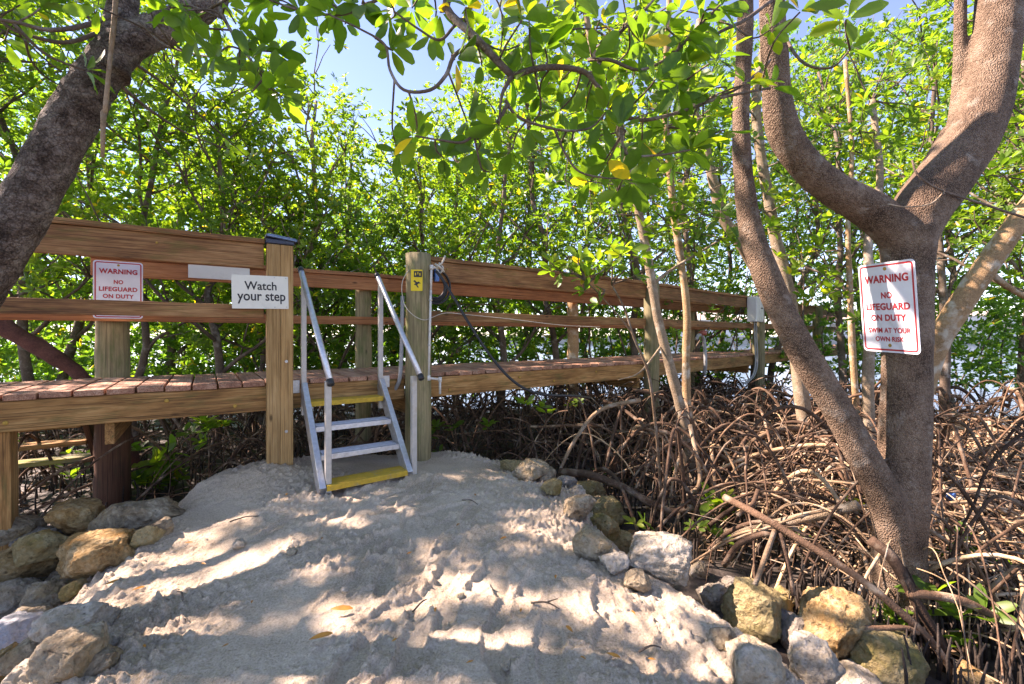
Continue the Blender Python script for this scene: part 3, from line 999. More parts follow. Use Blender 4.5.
pipe("cable", [P(411, 268, 4.0), P(406, 274, 3.95), P(402, 284, 3.95), P(403, 300, 3.95), P(408, 310, 3.9), P(416, 317, 3.88), P(425, 320, 3.92), P(432, 317.5, 4.1), P(446, 313, 4.24), P(470, 315, 4.4), P(510, 319, 4.62), P(560, 325, 4.95), P(600, 327, 5.3)], .0035, M['rope'], "thin pale cable looping round the pile and along the middle rail", "cable", 6, 4)
pipe("hose", [P(436, 271, 4.0), P(443, 280, 3.98), P(454, 298, 3.95), P(470, 325, 3.92), P(492, 358, 3.9), P(512, 380, 3.88), P(530, 391, 3.9), P(548, 395, 3.95), P(575, 396, 4.1), P(590, 398, 4.3)], .0125, M['black'], "black rubber hose hanging from the rail down to the roots", "hose", 8, 5)
e = empty("hose_coil", tuple(P(435, 288, 4.24)), "dark hose coil hanging behind the round pile under the top rail", "hose")
cc = P(434, 287, 4.22)
for k, (rd, mt) in enumerate(((.135, 'black'), (.118, 'black'), (.10, 'black'), (.15, 'black'))):
    a = np.linspace(0, 2 * math.pi, 28)
    b = MB(); b.tube(np.stack([cc[0] + rd * np.cos(a) * D2[0] + .012 * k * nf2[0], cc[1] + rd * np.cos(a) * D2[1] + .012 * k * nf2[1], cc[2] + rd * np.sin(a) * 1.05], 1), .011, 8, cap=False, rng=rr)
    hang(b.build("loop", M[mt], smooth=True), e)
b = MB(); b.box(cc + nf2 * .05 + UP * .10, UP, D2, nf2, .11, .045, .03, rng=rr)
hang(b.build("hook", M['blue'], bevel=.006), e)
e = empty("rope_knot", tuple(P(440, 266, 4.1)), "pale rope knotted over the cap rail beside the round pile", "rope")
for pts in ([P(445, 256, 4.06), P(442, 263, 4.02), P(437, 268, 4.03), P(440, 273, 4.03), P(443, 268, 4.03), P(439, 263, 4.05)], [P(435, 264, 4.03), P(440, 267, 4.01), P(444, 272, 4.04)]):
    b = MB(); b.tube(pts, .009, 7, sub=4, rng=rr); hang(b.build("strand", M['rope'], smooth=True), e)
# electrical box on the third post
bc_ = S2 + D3 * 3.42 + front(D3) * .15 + UP * 1.62
e = empty("electrical_box", tuple(bc_), "pale grey electrical box fixed to the green post on the far boardwalk", "electrical box")
nf3 = front(D3)
b = MB(); b.box(bc_, D3, nf3, UP, .34, .17, .46, rng=rr); hang(b.build("housing", M['box_grey'], bevel=.012), e)
b = MB(); b.box(bc_ + nf3 * .089 + D3 * .05, D3, nf3, UP, .20, .012, .40, rng=rr); hang(b.build("door", M['box_grey'], bevel=.006), e)
b = MB(); b.box(bc_ + nf3 * .098 + D3 * .05 + UP * .02, D3, nf3, UP, .09, .008, .02, rng=rr); hang(b.build("latch", M['black'], bevel=.002), e)
for k in (-.05, .04):
    b = MB(); a = bc_ - UP * .22 + D3 * k; b.tube([a, a - UP * .3 + D3 * .02, a - UP * .75 + D3 * .06, a - UP * 1.0 - D3 * .1, a - UP * 1.12 - D3 * .5], .014, 7, sub=5, rng=rr)
    hang(b.build("cable", M['conduit'], smooth=True), e)
# water tap with red handle on the deck edge
tb = P(704, 345, 7.15)
e = empty("water_tap", tuple(tb), "small water tap with faded red handle standing on the far deck edge", "tap")
b = MB(); b.tube([P(704, 375, 7.15), P(705.5, 365, 7.1), P(705, 352, 7.12), P(703.5, 338, 7.15), P(699, 335, 7.1), P(696, 340, 7.08)], .026, 10, sub=3, rng=rr); hang(b.build("spout", M['conduit'], smooth=True), e)
b = MB(); b.tube([P(703, 335.5, 7.14), P(702.8, 332, 7.14), P(702.7, 330, 7.14)], [.055, .065, .035], 12, rng=rr); hang(b.build("handle", M['red'], smooth=True), e)

# ------------------------------------------------------------------ rocks
def ico(sub=4):
    import bmesh
    bm = bmesh.new(); bmesh.ops.create_icosphere(bm, subdivisions=sub, radius=1.0)
    v = np.array([x.co[:] for x in bm.verts]); f = np.array([[q.index for q in p.verts] for p in bm.faces]); bm.free()
    return v, f
ICO = {s: ico(s) for s in (3, 4, 5)}
RG = "limestone rocks edging the sand"
def rock(px, py, w, h, mat, label, seed, tilt=0.0, sub=4, name="limestone_rock", lift=0.0):
    g = hit(px, py + h / 2)
    Y = min(g[1], 2.72 if py < 545 else 2.5) if px < 200 else g[1]
    k = Y / F
    sx, sz = w * k / 2, h * k / 2
    sy = (sx * .6 + sz * .5)
    Yc = Y + sy * .55
    c = P(px, py, Yc)
    sx *= Yc / Y; sz *= Yc / Y
    v, f = ICO[sub]
    r = np.random.default_rng(seed)
    u = v.copy()
    for i in range(20):                                   # broken facets
        n = nrm(r.normal(size=3)); dcut = r.uniform(.58, .9)
        q = u @ n
        u = u - np.where(q > dcut, (q - dcut) * .95, 0)[:, None] * n
    o = r.uniform(-50, 50, 3)
    q = v + o
    dsp = .09 * fbm(q[:, 0] * 1.6, q[:, 1] * 1.6, q[:, 2] * 1.6, 3) + .05 * fbm(q[:, 0] * 4.5, q[:, 1] * 4.5, q[:, 2] * 4.5, 3) - .05 * np.abs(fbm(q[:, 0] * 9, q[:, 1] * 9, q[:, 2] * 9, 2)) + .035 * fbm(q[:, 0] * 17, q[:, 1] * 17, q[:, 2] * 17, 2) - .03 * np.clip(fbm(q[:, 0] * 12 + 9, q[:, 1] * 12, q[:, 2] * 12, 2) - .25, 0, 1)
    u = u * (1 + dsp)[:, None]
    u = u / np.abs(u).max(0)
    u = u * [sx, sy, sz]
    a = tilt + r.normal() * .04
    x, z = u[:, 0] * math.cos(a) - u[:, 2] * math.sin(a), u[:, 0] * math.sin(a) + u[:, 2] * math.cos(a)
    yw = r.uniform(-.25, .25)
    u = np.stack([x * math.cos(yw) - u[:, 1] * math.sin(yw), x * math.sin(yw) + u[:, 1] * math.cos(yw), z], 1)
    b = MB(); b.add(u, f)
    ob = b.build(name, M[mat], smooth=True)
    ob.location = Vector(c) + Vector((0, 0, lift))
    return tag(ob, label, "rock", RG)
ROCKS = [
 (12, 530, 58, 36, 'rock_tan', "grey-tan rock cut by the left frame edge, under the small square pile", 0),
 (44, 540, 50, 34, 'rock_grey', "low rounded grey rock wedged between the golden rock and the left edge", 0),
 (75, 514, 52, 42, 'rock_gold', "angular golden rock on top, directly under the dark pile", -.1),
 (134, 518, 82, 38, 'rock_tan', "long flat tan rock on top of the left heap, beside the sand slope", .06),
 (98, 553, 76, 50, 'rock_gold', "large golden-brown rock below the long flat tan rock", 0),
 (26, 563, 86, 48, 'rock_gold', "long golden rock lying at the left frame edge", .05),
 (43, 545, 46, 32, 'rock_moss', "small yellow mossy rock behind the long golden rock", 0),
 (146, 538, 34, 22, 'rock_moss', "small greenish rock touching the sand below the long flat tan rock", .5),
 (64, 583, 40, 26, 'rock_tan', "small tan rock under the large golden-brown rock", 0),
 (74, 589, 22, 20, 'rock_moss', "little green mossy stone at the sand edge", 0),
 (46, 600, 46, 36, 'rock_tan', "brown lumpy rock in the middle of the left heap", 0),
 (14, 597, 54, 40, 'rock_pale', "pale lumpy rock at the left edge above the white slab", 0),
 (30, 617, 46, 30, 'rock_pale', "pale rock leaning behind the white slab", .2),
 (76, 622, 62, 42, 'rock_pale', "sunlit cream rock at the sand edge, above the tall brown rock", .15),
 (14, 634, 56, 44, 'rock_slab', "white bluish slab tilted at the left frame edge", .55),
 (76, 655, 60, 60, 'rock_tan', "tall brown rock standing below the sunlit cream rock", .35),
 (36, 652, 64, 36, 'rock_tan', "low brown rock between the white slab and the tall brown rock", .1),
 (101, 662, 44, 32, 'rock_tan', "small rough tan rock half in the sand right of the tall brown rock", .2),
 (34, 674, 56, 34, 'rock_pale', "cream rock at the bottom left corner", .1),
 (5, 672, 40, 44, 'rock_gold', "bright orange rock in the bottom left corner", 0),
 (531, 470, 38, 26, 'rock_tan', "tan rock at the far end of the right row, beside the deck shadow", 0),
 (512, 466, 26, 16, 'rock_moss', "tiny mossy stone nearest the boardwalk in the right row", 0),
 (566, 483, 22, 20, 'rock_grey', "small grey stone leaning in the far right row", -.5),
 (552, 487, 24, 18, 'rock_moss', "little olive stone in front of the small grey stone", 0),
 (590, 492, 38, 26, 'rock_moss', "yellow mossy rock behind the olive boulder", 0),
 (607, 513, 44, 34, 'rock_moss', "mossy yellow rock beside the trunk roots, above the olive boulder", 0),
 (578, 508, 40, 28, 'rock_tan', "brown rock half covered by sand in the right row", .2),
 (607, 528, 40, 30, 'rock_moss', "olive boulder just above the sand covered rock", 0),
 (593, 545, 42, 36, 'rock_tan', "rough rock covered with sand beside the footpath", 0),
 (660, 557, 78, 46, 'rock_pale', "large sandy grey rock in the middle of the right row", -.08),
 (615, 563, 32, 22, 'rock_pale', "whitish stone left of the large sandy grey rock", 0),
 (699, 571, 20, 18, 'rock_pale', "little pale stone right of the large sandy grey rock", .4),
 (758, 612, 74, 66, 'rock_moss', "big cracked cream and green boulder at the lower right", 0),
 (832, 626, 76, 84, 'rock_gold', "tall golden mossy boulder in front of the big tree", -.5),
 (880, 654, 60, 72, 'rock_moss', "green mossy sloping boulder at the foot of the big tree", -.75),
 (748, 664, 66, 50, 'rock_pale', "pale crumbly rock at the bottom edge below the cracked boulder", 0),
 (812, 664, 64, 50, 'rock_pale', "white pitted rock at the bottom edge in front of the golden boulder", 0),
 (858, 682, 66, 40, 'rock_pale', "light grey rock cut by the bottom frame edge", 0),
 (790, 632, 36, 40, 'rock_grey', "dark grey rock in the gap between the two big boulders", 0),
 (975, 683, 52, 34, 'rock_gold', "golden rock tip at the bottom right among dark root spikes", -.3),
 (636, 580, 30, 22, 'rock_tan', "small tan stone below the large sandy grey rock", 0),
 (640, 546, 26, 20, 'rock_moss', "olive stone tucked left of the large sandy grey rock's top", 0),
 (712, 596, 36, 28, 'rock_pale', "pale stone between the large sandy grey rock and the cracked boulder", .2),
 (733, 588, 24, 20, 'rock_grey', "little grey stone just left of the cracked boulder's top", 0),
 (785, 598, 28, 24, 'rock_moss', "small mossy stone behind the cracked boulder", 0),
 (545, 474, 24, 18, 'rock_tan', "little brown stone right of the tan rock at the far end", 0),
 (575, 493, 22, 18, 'rock_pale', "pale chip in front of the yellow mossy rock", .3),
 (597, 505, 24, 18, 'rock_tan', "small brown stone between the two mossy yellow rocks", 0),
 (622, 541, 28, 24, 'rock_moss', "dark olive stone behind the sand covered rock", 0),
 (898, 678, 34, 24, 'rock_grey', "grey stone at the bottom edge right of the green boulder", 0),
 (112, 640, 22, 18, 'rock_pale', "pale chip at the sand edge right of the sunlit cream rock", 0),
 (58, 632, 30, 24, 'rock_tan', "reddish brown stone between the white slab and the sunlit cream rock", 0),
 (160, 528, 30, 20, 'rock_tan', "tan stone at the right tip of the long flat rock", .3),
 (722, 640, 30, 26, 'rock_tan', "brown stone half buried left of the cracked boulder", 0),
]
for i, (px, py, w, h, mt, lb, tl) in enumerate(ROCKS):
    rock(px, py, w, h, mt, lb, 100 + i * 7, tl, 5)

# sand-coloured pebbles strewn about
for i, (px, py, s_) in enumerate(((460, 596, 9), (645, 583, 16), (238, 545, 15), (292, 551, 12), (505, 665, 13), (170, 598, 8), (700, 640, 10), (345, 590, 8))):
    o = rock(px, py, s_, s_ * .7, 'rock_pale', "small pale stone lying loose on the sand", 900 + i, 0, 3, "pebble")
    o['group'] = "loose stones on the sand"; o['category'] = "pebble"

# twigs washed up on the sand
for i, (px, py, L, a, lb) in enumerate(((245, 522, 26, .5, "thin dry twig on the sand between the tan post and the long flat rock"), (420, 610, 22, 1.1, "short dry twig in the middle of the sand"), (545, 610, 30, -.4, "forked dry twig right of the middle of the sand"),
        (180, 600, 20, 2.4, "dark twig on the sand beside the left rocks"), (650, 655, 24, .2, "pale twig on the sand near the bottom right rocks"), (470, 505, 22, -.7, "small twig on the sand below the round pile"))):
    g = hit(px, py); L = L * g[1] / F
    d = np.array([math.cos(a), math.sin(a), 0]) * L / 2
    pts = [g - d + UP * .016, g + UP * .03 + np.array([.006, .004, 0]), g + d + UP * .02]
    b = MB(); b.tube(pts, [.0045, .0035, .002], 6, sub=4, rng=rr)
    if i == 2: b.tube([pts[1], pts[1] + d * .6 + np.array([-d[1], d[0], 0]) * .6 + UP * .004], [.003, .0018], 6, rng=rr)
    tag(b.build("dry_twig", M['bark_dark'], smooth=True), lb, "twig", "dry twigs on the sand")

# fallen leaves on the sand
FL = [(112, 591, 17, .5, "orange fallen leaf on the sand, nearest the left rocks"), (137, 597, 11, .7, "small orange fallen leaf on the sand beside the larger one"),
      (341, 616, 22, .05, "long orange-brown fallen leaf lying flat in the middle of the sand"), (320, 648, 23, .35, "yellow fallen leaf nearest the bottom of the sand"),
      (461, 531, 9, 1.2, "tiny upright orange leaf on the sand below the steps"), (613, 661, 14, -.3, "short orange fallen leaf on the right side of the sand"), (580, 640, 14, 2.2, "olive dead leaf on the right side of the sand")]
flr = random.Random(8)
FL += [(px_, py_, flr.uniform(7, 10.4), flr.uniform(0, 3), "tiny dry brown leaf on the sand") for (px_, py_) in ((210, 570), (255, 610), (410, 560), (505, 545), (560, 585), (525, 620), (590, 668), (395, 650), (225, 655), (150, 655), (470, 672), (660, 668), (325, 545), (290, 500), (480, 500), (640, 622), (440, 620), (188, 548))]
for i, (px, py, L, a, lb) in enumerate(FL):
    g = hit(px, py); k = g[1] / F
    b = MB()
    d = np.array([[math.cos(a), math.sin(a) * 1.6, .1]]); nn = np.array([[.2 * math.sin(i), -.35, 1.0]])
    b.leaves(np.array([g]) + [[-L * k / 2, 0, .028]], d, nn, [L * k], .27, True, rnd=np.array([.5]))
    o = b.build("fallen_leaf", M['leaf_fallen'], smooth=True)
    tag(o, lb, "leaf", "fallen leaves on the sand" if L > 10.5 or not lb.startswith("tiny dry") else "tiny dry leaves on the sand")

# ------------------------------------------------------------------ trees
def wobble(p0, p1, n, amp, r):
    t = np.linspace(0, 1, n)[:, None]
    p = p0 + (p1 - p0) * t
    off = np.cumsum(r.normal(size=(n, 3)) * amp, 0)
    off -= off[0]
    return p + off * (1 - .3 * t) * [1, 1, .3]

def mangrove(x, y, h, r0, seed, label, lean=(0, 0), crown=1.2, ros=420, low=.22, bark='bark_dark', leaf='leaf', group="mangroves behind the boardwalk", L=.094, limbs=11, base=None, roots=5, trunk_pts=None):
    r = np.random.default_rng(seed)
    z0 = float(mud_base(np.array([x]), np.array([y]))[0]) - .1
    e = empty("mangrove_tree", (x, y, z0), label, "tree", group)
    p0 = np.array([x, y, z0]); p1 = np.array([x + lean[0], y + lean[1], h * .86])
    tr = wobble(p0, p1, 9, .085 * h / 5, r) if trunk_pts is None else np.asarray(trunk_pts, float)
    m = len(tr)
    rad_ = r0 * np.linspace(1, .28, m) ** .9
    b = MB(); b.tube(tr, rad_, 9, sub=3)
    hang(b.build("trunk", M[bark], smooth=True), e)
    tp, trr = smooth_path(tr, rad_, 6)
    bb = MB(); C, A = [], []
    for i in range(limbs):
        f = low + (1 - low) * (i + r.random() * .8) / limbs
        k = min(len(tp) - 1, int(f * (len(tp) - 1)))
        a = i * 2.4 + r.normal() * .5
        ln = crown * (1.15 - .55 * f) * r.uniform(.7, 1.25)
        d = np.array([math.cos(a), math.sin(a), r.uniform(.25, .9) + .6 * f])
        end = tp[k] + nrm(d) * ln
        lp = wobble(tp[k], end, 6, .045, r)
        lp[3:] += UP * r.uniform(0, .18)
        bb.tube(lp, trr[k] * .5 * np.linspace(1, .3, 6) + .003, 6, sub=2)
        for j in range(6):
            q = lp[1 + (j % 5)] if j < 5 else lp[-1]
            d2 = nrm(nrm(d) + r.normal(size=3) * .8 + UP * .35)
            tl = ln * r.uniform(.3, .62)
            tw = wobble(q, q + d2 * tl, 4, .03, r)
            bb.tube(tw, np.linspace(trr[k] * .2 + .003, .0035, 4), 5)
            n_ = max(2, int(ros / (limbs * 6) + r.normal()))
            w = r.uniform(.35, 1.06, n_)[:, None]
            pc_ = q + (tw[-1] - q) * w + r.normal(size=(n_, 3)) * .13 * crown
            C.append(pc_); A.append(np.repeat(d2[None], n_, 0) + r.normal(size=(n_, 3)) * .45 + UP * .5)
    hang(bb.build("branches", M[bark], smooth=True), e)
    C = np.concatenate(C); A = np.concatenate(A)
    cl = .5 + .5 * vnoise(C[:, 0] * 1.5, C[:, 1] * 1.5, C[:, 2] * 1.5)
    fb = MB(); fb.rosettes(C, A, L, rng=r, base=np.clip(cl * .8 + r.random(len(C)) * .25, 0, 1))
    hang(fb.build("crown", M[leaf], smooth=False), e)
    for i in range(roots):
        a = r.uniform(0, 6.28); ln = r.uniform(.4, 1.1); hz = r.uniform(.25, .9)
        q0 = p0 + UP * (hz + .1)
        q1 = p0 + np.array([math.cos(a) * ln, math.sin(a) * ln, -.1])
        t = np.linspace(0, 1, 8)[:, None]
        pth = q0 + (q1 - q0) * t; pth[:, 2] = q0[2] + (q1[2] - q0[2]) * t[:, 0] ** 2.2 + .08 * np.sin(t[:, 0] * math.pi)
        rb = MB(); rb.tube(pth, np.linspace(.032, .014, 8), 6, sub=2)
        hang(rb.build("prop_root", M['root'], smooth=True), e)
    return e

# ---- the big tree at the right with the sign
def remesh_tree(mb, name, mat, parent, vox=.011, it=6):
    o = mb.build(name, mat, None, smooth=True)
    m = o.modifiers.new("remesh", 'REMESH'); m.mode = 'VOXEL'; m.voxel_size = vox; m.use_smooth_shade = True
    s_ = o.modifiers.new("smooth", 'SMOOTH'); s_.iterations = it; s_.factor = .5
    bpy.context.view_layer.update()
    dg = bpy.context.evaluated_depsgraph_get()
    me = bpy.data.meshes.new_from_object(o.evaluated_get(dg))
    me.name = name
    me.polygons.foreach_set("use_smooth", np.ones(len(me.polygons), bool))
    old = o.data
    o.modifiers.clear()
    o.data = me
    bpy.data.meshes.remove(old)
    return hang(o, parent)

BT = np.array([2.02, 2.34, -.35])
big = empty("mangrove_tree", tuple(BT), "big smooth grey-brown mangrove forking wide, with the red and white sign on its trunk", "tree", "large trees framing the view")
tb = MB()
Yt = 2.34
tb.tube([P(897, 632, 2.33), P(899, 590, 2.33), P(899, 540, 2.33), P(902, 480, 2.33), P(906, 400, 2.34), P(907, 320, 2.34), P(907, 270, 2.34), P(908, 228, 2.34)], [.135, .12, .112, .108, .105, .106, .108, .122], 26, sub=4, disp=.006, dfreq=4)
tb.tube([P(905, 245, 2.34), P(885, 222, 2.33), P(862, 205, 2.32), P(835, 190, 2.3), P(808, 168, 2.28), P(787, 140, 2.26), P(777, 105, 2.24), P(775, 60, 2.2), P(772, 0, 2.15), P(768, -120, 2.1)], [.09, .092, .086, .080, .076, .074, .066, .06, .055, .045], 22, sub=4, disp=.005, dfreq=5)
tb.tube([P(909, 240, 2.34), P(922, 208, 2.35), P(945, 178, 2.36), P(970, 140, 2.38), P(988, 95, 2.4), P(996, 40, 2.42), P(1002, -30, 2.45), P(1010, -150, 2.5)], [.11, .125, .125, .118, .108, .1, .095, .085], 24, sub=4, disp=.006, dfreq=4)
tb.tube([P(893, 222, 2.36), P(910, 195, 2.42), P(932, 165, 2.46), P(952, 132, 2.5)], [.05, .055, .05, .05], 16, sub=4)
tb.tube([P(952, 140, 2.48), P(958, 100, 2.5), P(960, 50, 2.5), P(961, -60, 2.5)], [.038, .034, .03, .026], 14, sub=4)
tb.tube([P(899, 590, 2.3), P(893, 530, 2.28), P(880, 488, 2.27), P(862, 455, 2.28), P(838, 410, 2.3), P(812, 368, 2.33), P(787, 322, 2.37), P(768, 280, 2.4), P(752, 235, 2.44), P(744, 180, 2.47), P(741, 120, 2.5), P(744, 50, 2.5), P(748, -60, 2.5)], [.085, .082, .078, .074, .072, .07, .07, .068, .060, .052, .046, .042, .036], 20, sub=4, disp=.005, dfreq=5)
remesh_tree(tb, "trunk", M['bark_right'], big)
# prop roots of the big tree that arch in front of it
def root_part(pts, r, parent, mat='root', n=9, sub=4):
    b = MB(); b.tube(pts, r, n, sub=sub, disp=.0015, dfreq=14)
    return hang(b.build("prop_root", M[mat], smooth=True), parent)
root_part([P(724, 497, 2.45), P(760, 516, 2.3), P(800, 540, 2.2), P(835, 562, 2.12), P(868, 585, 2.05), P(900, 612, 2.0), P(930, 640, 1.97), P(965, 690, 1.95)], [.018, .018, .018, .017, .017, .016, .016, .015], big)
root_part([P(870, 540, 2.2), P(890, 556, 2.13), P(905, 580, 2.08), P(918, 606, 2.05), P(938, 638, 2.02), P(960, 684, 2.0)], [.026, .026, .025, .022, .02, .018], big)
root_part([P(907, 594, 2.06), P(930, 595, 2.04), P(965, 602, 2.02), P(1000, 620, 2.0), P(1045, 645, 1.98)], [.018, .019, .019, .018, .016], big)
root_part([P(738, 515, 2.5), P(752, 505, 2.6), P(758, 490, 2.65)], [.012, .012, .012], big)
root_part([P(775, 530, 2.26), P(766, 555, 2.2), P(755, 585, 2.16)], [.013, .012, .011], big, 'root_tan')
root_part([P(780, 533, 2.25), P(787, 560, 2.2), P(794, 596, 2.14)], [.013, .012, .011], big)
root_part([P(724, 565, 2.5), P(738, 545, 2.42), P(760, 535, 2.36), P(778, 532, 2.27)], [.016, .016, .015, .014], big)
root_part([P(840, 622, 2.0), P(870, 628, 1.98), P(905, 628, 1.97), P(918, 633, 1.97)], [.012, .012, .011, .01], big)
root_part([P(720, 535, 3.1), P(760, 528, 2.95), P(800, 519, 2.82), P(830, 512, 2.72), P(858, 505, 2.62)], [.032, .034, .034, .03, .028], big, 'bark_pale')
# vine-like twig crossing the fork
def twig_part(pts, r, parent, mat='bark_dark', name="twig"):
    b = MB(); b.tube(pts, r, 7, sub=4)
    return hang(b.build(name, M[mat], smooth=True), parent)
twig_part([P(912, 160, 2.22), P(918, 175, 2.2), P(940, 190, 2.2), P(980, 203, 2.25), P(1010, 213, 2.3), P(1040, 222, 2.3)], [.004, .005, .005, .006, .006, .006], big)
twig_part([P(945, 191, 2.2), P(930, 204, 2.2), P(905, 207, 2.2), P(888, 204, 2.2)], [.003, .003, .003, .003], big, 'bark_pale')

# near branches with big leaves hanging into the picture: they grow from the big tree's left limb
NB = [
 ([(768, -120), (690, -70), (600, -50), (520, -30), (447, 0), (478, 40), (512, 76)], [2.1, 2.0, 1.9, 1.8, 1.7, 1.62, 1.6], .020, .013),
 ([(512, 76), (540, 68), (568, 68), (590, 76), (612, 108), (640, 120), (680, 112), (720, 98), (770, 88)], [1.6, 1.62, 1.64, 1.66, 1.68, 1.7, 1.72, 1.74, 1.75], .012, .005),
 ([(512, 76), (502, 95), (499, 125)], [1.6, 1.58, 1.56], .009, .003),
 ([(594, 74), (612, 40), (640, 15), (662, -10)], [1.66, 1.66, 1.68, 1.7], .008, .004),
 ([(588, 60), (610, 60), (640, 70), (672, 55), (695, 30), (720, 5)], [1.64, 1.65, 1.66, 1.68, 1.7, 1.7], .007, .004),
 ([(507, 105), (497, 122), (480, 128), (464, 142), (440, 140), (415, 136)], [1.58, 1.57, 1.56, 1.55, 1.55, 1.55], .007, .003),
 ([(505, 100), (520, 118), (560, 130), (590, 128), (606, 112)], [1.58, 1.6, 1.62, 1.64, 1.66], .006, .003),
 ([(478, 40), (455, 55), (446, 75), (430, 90), (404, 90), (390, 70), (385, 45), (362, 30), (330, 15)], [1.62, 1.6, 1.58, 1.56, 1.56, 1.56, 1.56, 1.56, 1.56], .008, .003),
 ([(455, 25), (440, 40), (420, 30), (395, 12)], [1.66, 1.6, 1.58, 1.56], .006, .003),
 ([(540, -40), (480, -30), (400, -10), (345, 14), (300, 10), (270, 0)], [1.8, 1.75, 1.7, 1.65, 1.62, 1.6], .009, .003),
 ([(620, 110), (622, 140), (628, 155), (660, 155), (690, 150)], [1.68, 1.66, 1.64, 1.63, 1.62], .006, .003),
 ([(555, 130), (566, 155), (580, 172), (605, 178), (618, 178)], [1.62, 1.62, 1.62, 1.63, 1.64], .005, .0025),
 ([(772, 0), (745, 20), (715, 35), (690, 60), (680, 85)], [2.1, 1.9, 1.8, 1.75, 1.72], .009, .003),
 ([(770, 60), (755, 75), (735, 90), (700, 105), (690, 130)], [2.1, 1.95, 1.85, 1.8, 1.78], .008, .003),
 ([(776, 20), (800, 60), (830, 68), (850, 50)], [2.0, 1.8, 1.75, 1.7], .007, .003),
]
nl = MB(); lc_, la_ = [], []
r5 = np.random.default_rng(5)
for (px, ys, ra, rb_) in NB:
    pts = np.array([P(a[0], a[1], y) for a, y in zip(px, ys)])
    b = MB(); b.tube(pts, np.linspace(ra, rb_, len(pts)), 8, sub=5)
    hang(b.build("branch", M['bark_dark'], smooth=True), big)
    lc_.append(pts[-1]); la_.append(nrm(pts[-1] - pts[-2]) + UP * .5)
# rosette centres seen in the photo (pixel, distance)
RC = [(300, 10), (338, 8), (362, 4), (345, 24), (390, 20), (412, 8), (440, 12), (432, 32), (418, 138), (398, 152), (444, 158), (470, 42), (522, 20), (500, 58), (482, 66), (545, 48), (562, 30),
      (576, 62), (540, 92), (560, 110), (528, 128), (585, 112), (604, 92), (620, 60), (640, 42), (655, 80), (666, 28), (690, 66), (700, 22), (715, 60), (735, 30), (752, 52), (745, 84), (770, 30), (792, 52),
      (800, 18), (815, 70), (832, 40), (720, 10), (600, 20), (575, 8), (620, 128), (642, 140), (668, 128), (690, 148), (706, 116), (725, 130), (650, 158), (676, 160), (610, 160), (590, 182), (632, 180), (618, 190), (548, 158), (570, 140),
      (512, 150), (490, 172), (478, 150), (545, 12), (500, 8), (846, 20), (470, 8), (860, 60), (390, 48), (455, 60), (680, 10), (640, 4), (520, 45), (560, 82), (716, 88)]
tw = MB()
allp = np.concatenate([smooth_path(np.array([P(a[0], a[1], y) for a, y in zip(px, ys)]), np.zeros(len(px)), 5)[0] for (px, ys, _, _) in NB])
RC += [(int(r5.uniform(450, 800)), int(abs(r5.normal()) * 75)) for _ in range(14)]
RC = [q for q in RC if not (q[0] > 728 and q[1] > 14)] + [(745, 84), (770, 30), (800, 12), (846, 20)]
for (x, y) in RC:
    Y = r5.uniform(1.5, 2.1)
    c = P(x, y, Y)
    j = np.argmin(np.linalg.norm(allp - c, axis=1))
    mid = (allp[j] + c) / 2 + r5.normal(size=3) * .02
    tw = MB(); tw.tube([allp[j], mid, c], [.004, .0035, .003], 5, sub=3); hang(tw.build('twig', M['bark_dark'], smooth=True), big)
    lc_.append(c); la_.append(nrm(c - allp[j]) * .7 + r5.normal(size=3) * .4 + UP * .3)
nl.rosettes(np.array(lc_), np.array(la_), .098, (5, 8), True, r5, .45)
hang(nl.build("foliage", M['leaf_near'], smooth=True), big)

# ---- leaning tree at the left
LT = np.array([-3.3, 1.65, -.35])
lt = empty("leaning_tree", tuple(LT), "thick rough-barked tree trunk leaning in from the left edge over the railing", "tree", "large trees framing the view")
tb = MB()
lp = [LT, P(-170, 510, 1.9), P(-100, 400, 1.95), P(-32, 298, 2.0), P(20, 216, 2.03), P(60, 142, 2.06), P(100, 74, 2.1), P(130, 42, 2.14), P(168, 26, 2.2), P(215, -5, 2.3), P(250, -80, 2.4)]
tb.tube(lp, [.14, .118, .107, .1, .095, .091, .085, .078, .07, .06, .05], 96, sub=22, disp=.005, dfreq=26)
hang(tb.build("trunk", M['bark_left'], smooth=True), lt)
tb = MB(); tb.tube([P(112, 75, 2.1), P(120, 20, 2.15), P(128, -60, 2.2), P(120, -200, 2.3)], [.075, .06, .05, .045], 18, sub=5, disp=.008, dfreq=8)
hang(tb.build("limb", M['bark_left'], smooth=True), lt)
LBR = [
 ([(120, 10), (90, 24), (50, 30), (15, 22), (-20, 18)], [2.1, 1.9, 1.8, 1.75, 1.7], .012, .005),
 ([(110, 28), (70, 42), (38, 38), (10, 28), (-15, 5)], [2.1, 2.0, 1.95, 1.9, 1.85], .010, .005),
 ([(14, 24), (40, 50), (62, 62), (85, 70)], [1.8, 1.85, 1.9, 1.95], .007, .004),
 ([(25, 40), (32, 62), (50, 80), (80, 95)], [1.9, 2.0, 2.1, 2.2], .005, .003),
 ([(215, -5), (225, 20), (240, 45), (258, 70), (270, 90)], [2.0, 1.8, 1.7, 1.66, 1.65], .008, .003),
 ([(180, 30), (205, 12), (225, 0), (260, -15)], [2.15, 1.95, 1.85, 1.8], .008, .004),
 ([(140, 22), (160, 42), (185, 52), (215, 58)], [2.0, 1.95, 1.9, 1.85], .006, .003),
 ([(120, 85), (150, 110), (190, 135), (230, 150)], [2.2, 2.6, 3.0, 3.3], .010, .004),
 ([(130, 60), (165, 85), (200, 115), (250, 160)], [2.2, 2.6, 3.0, 3.4], .009, .003),
]
lc2, la2 = [], []
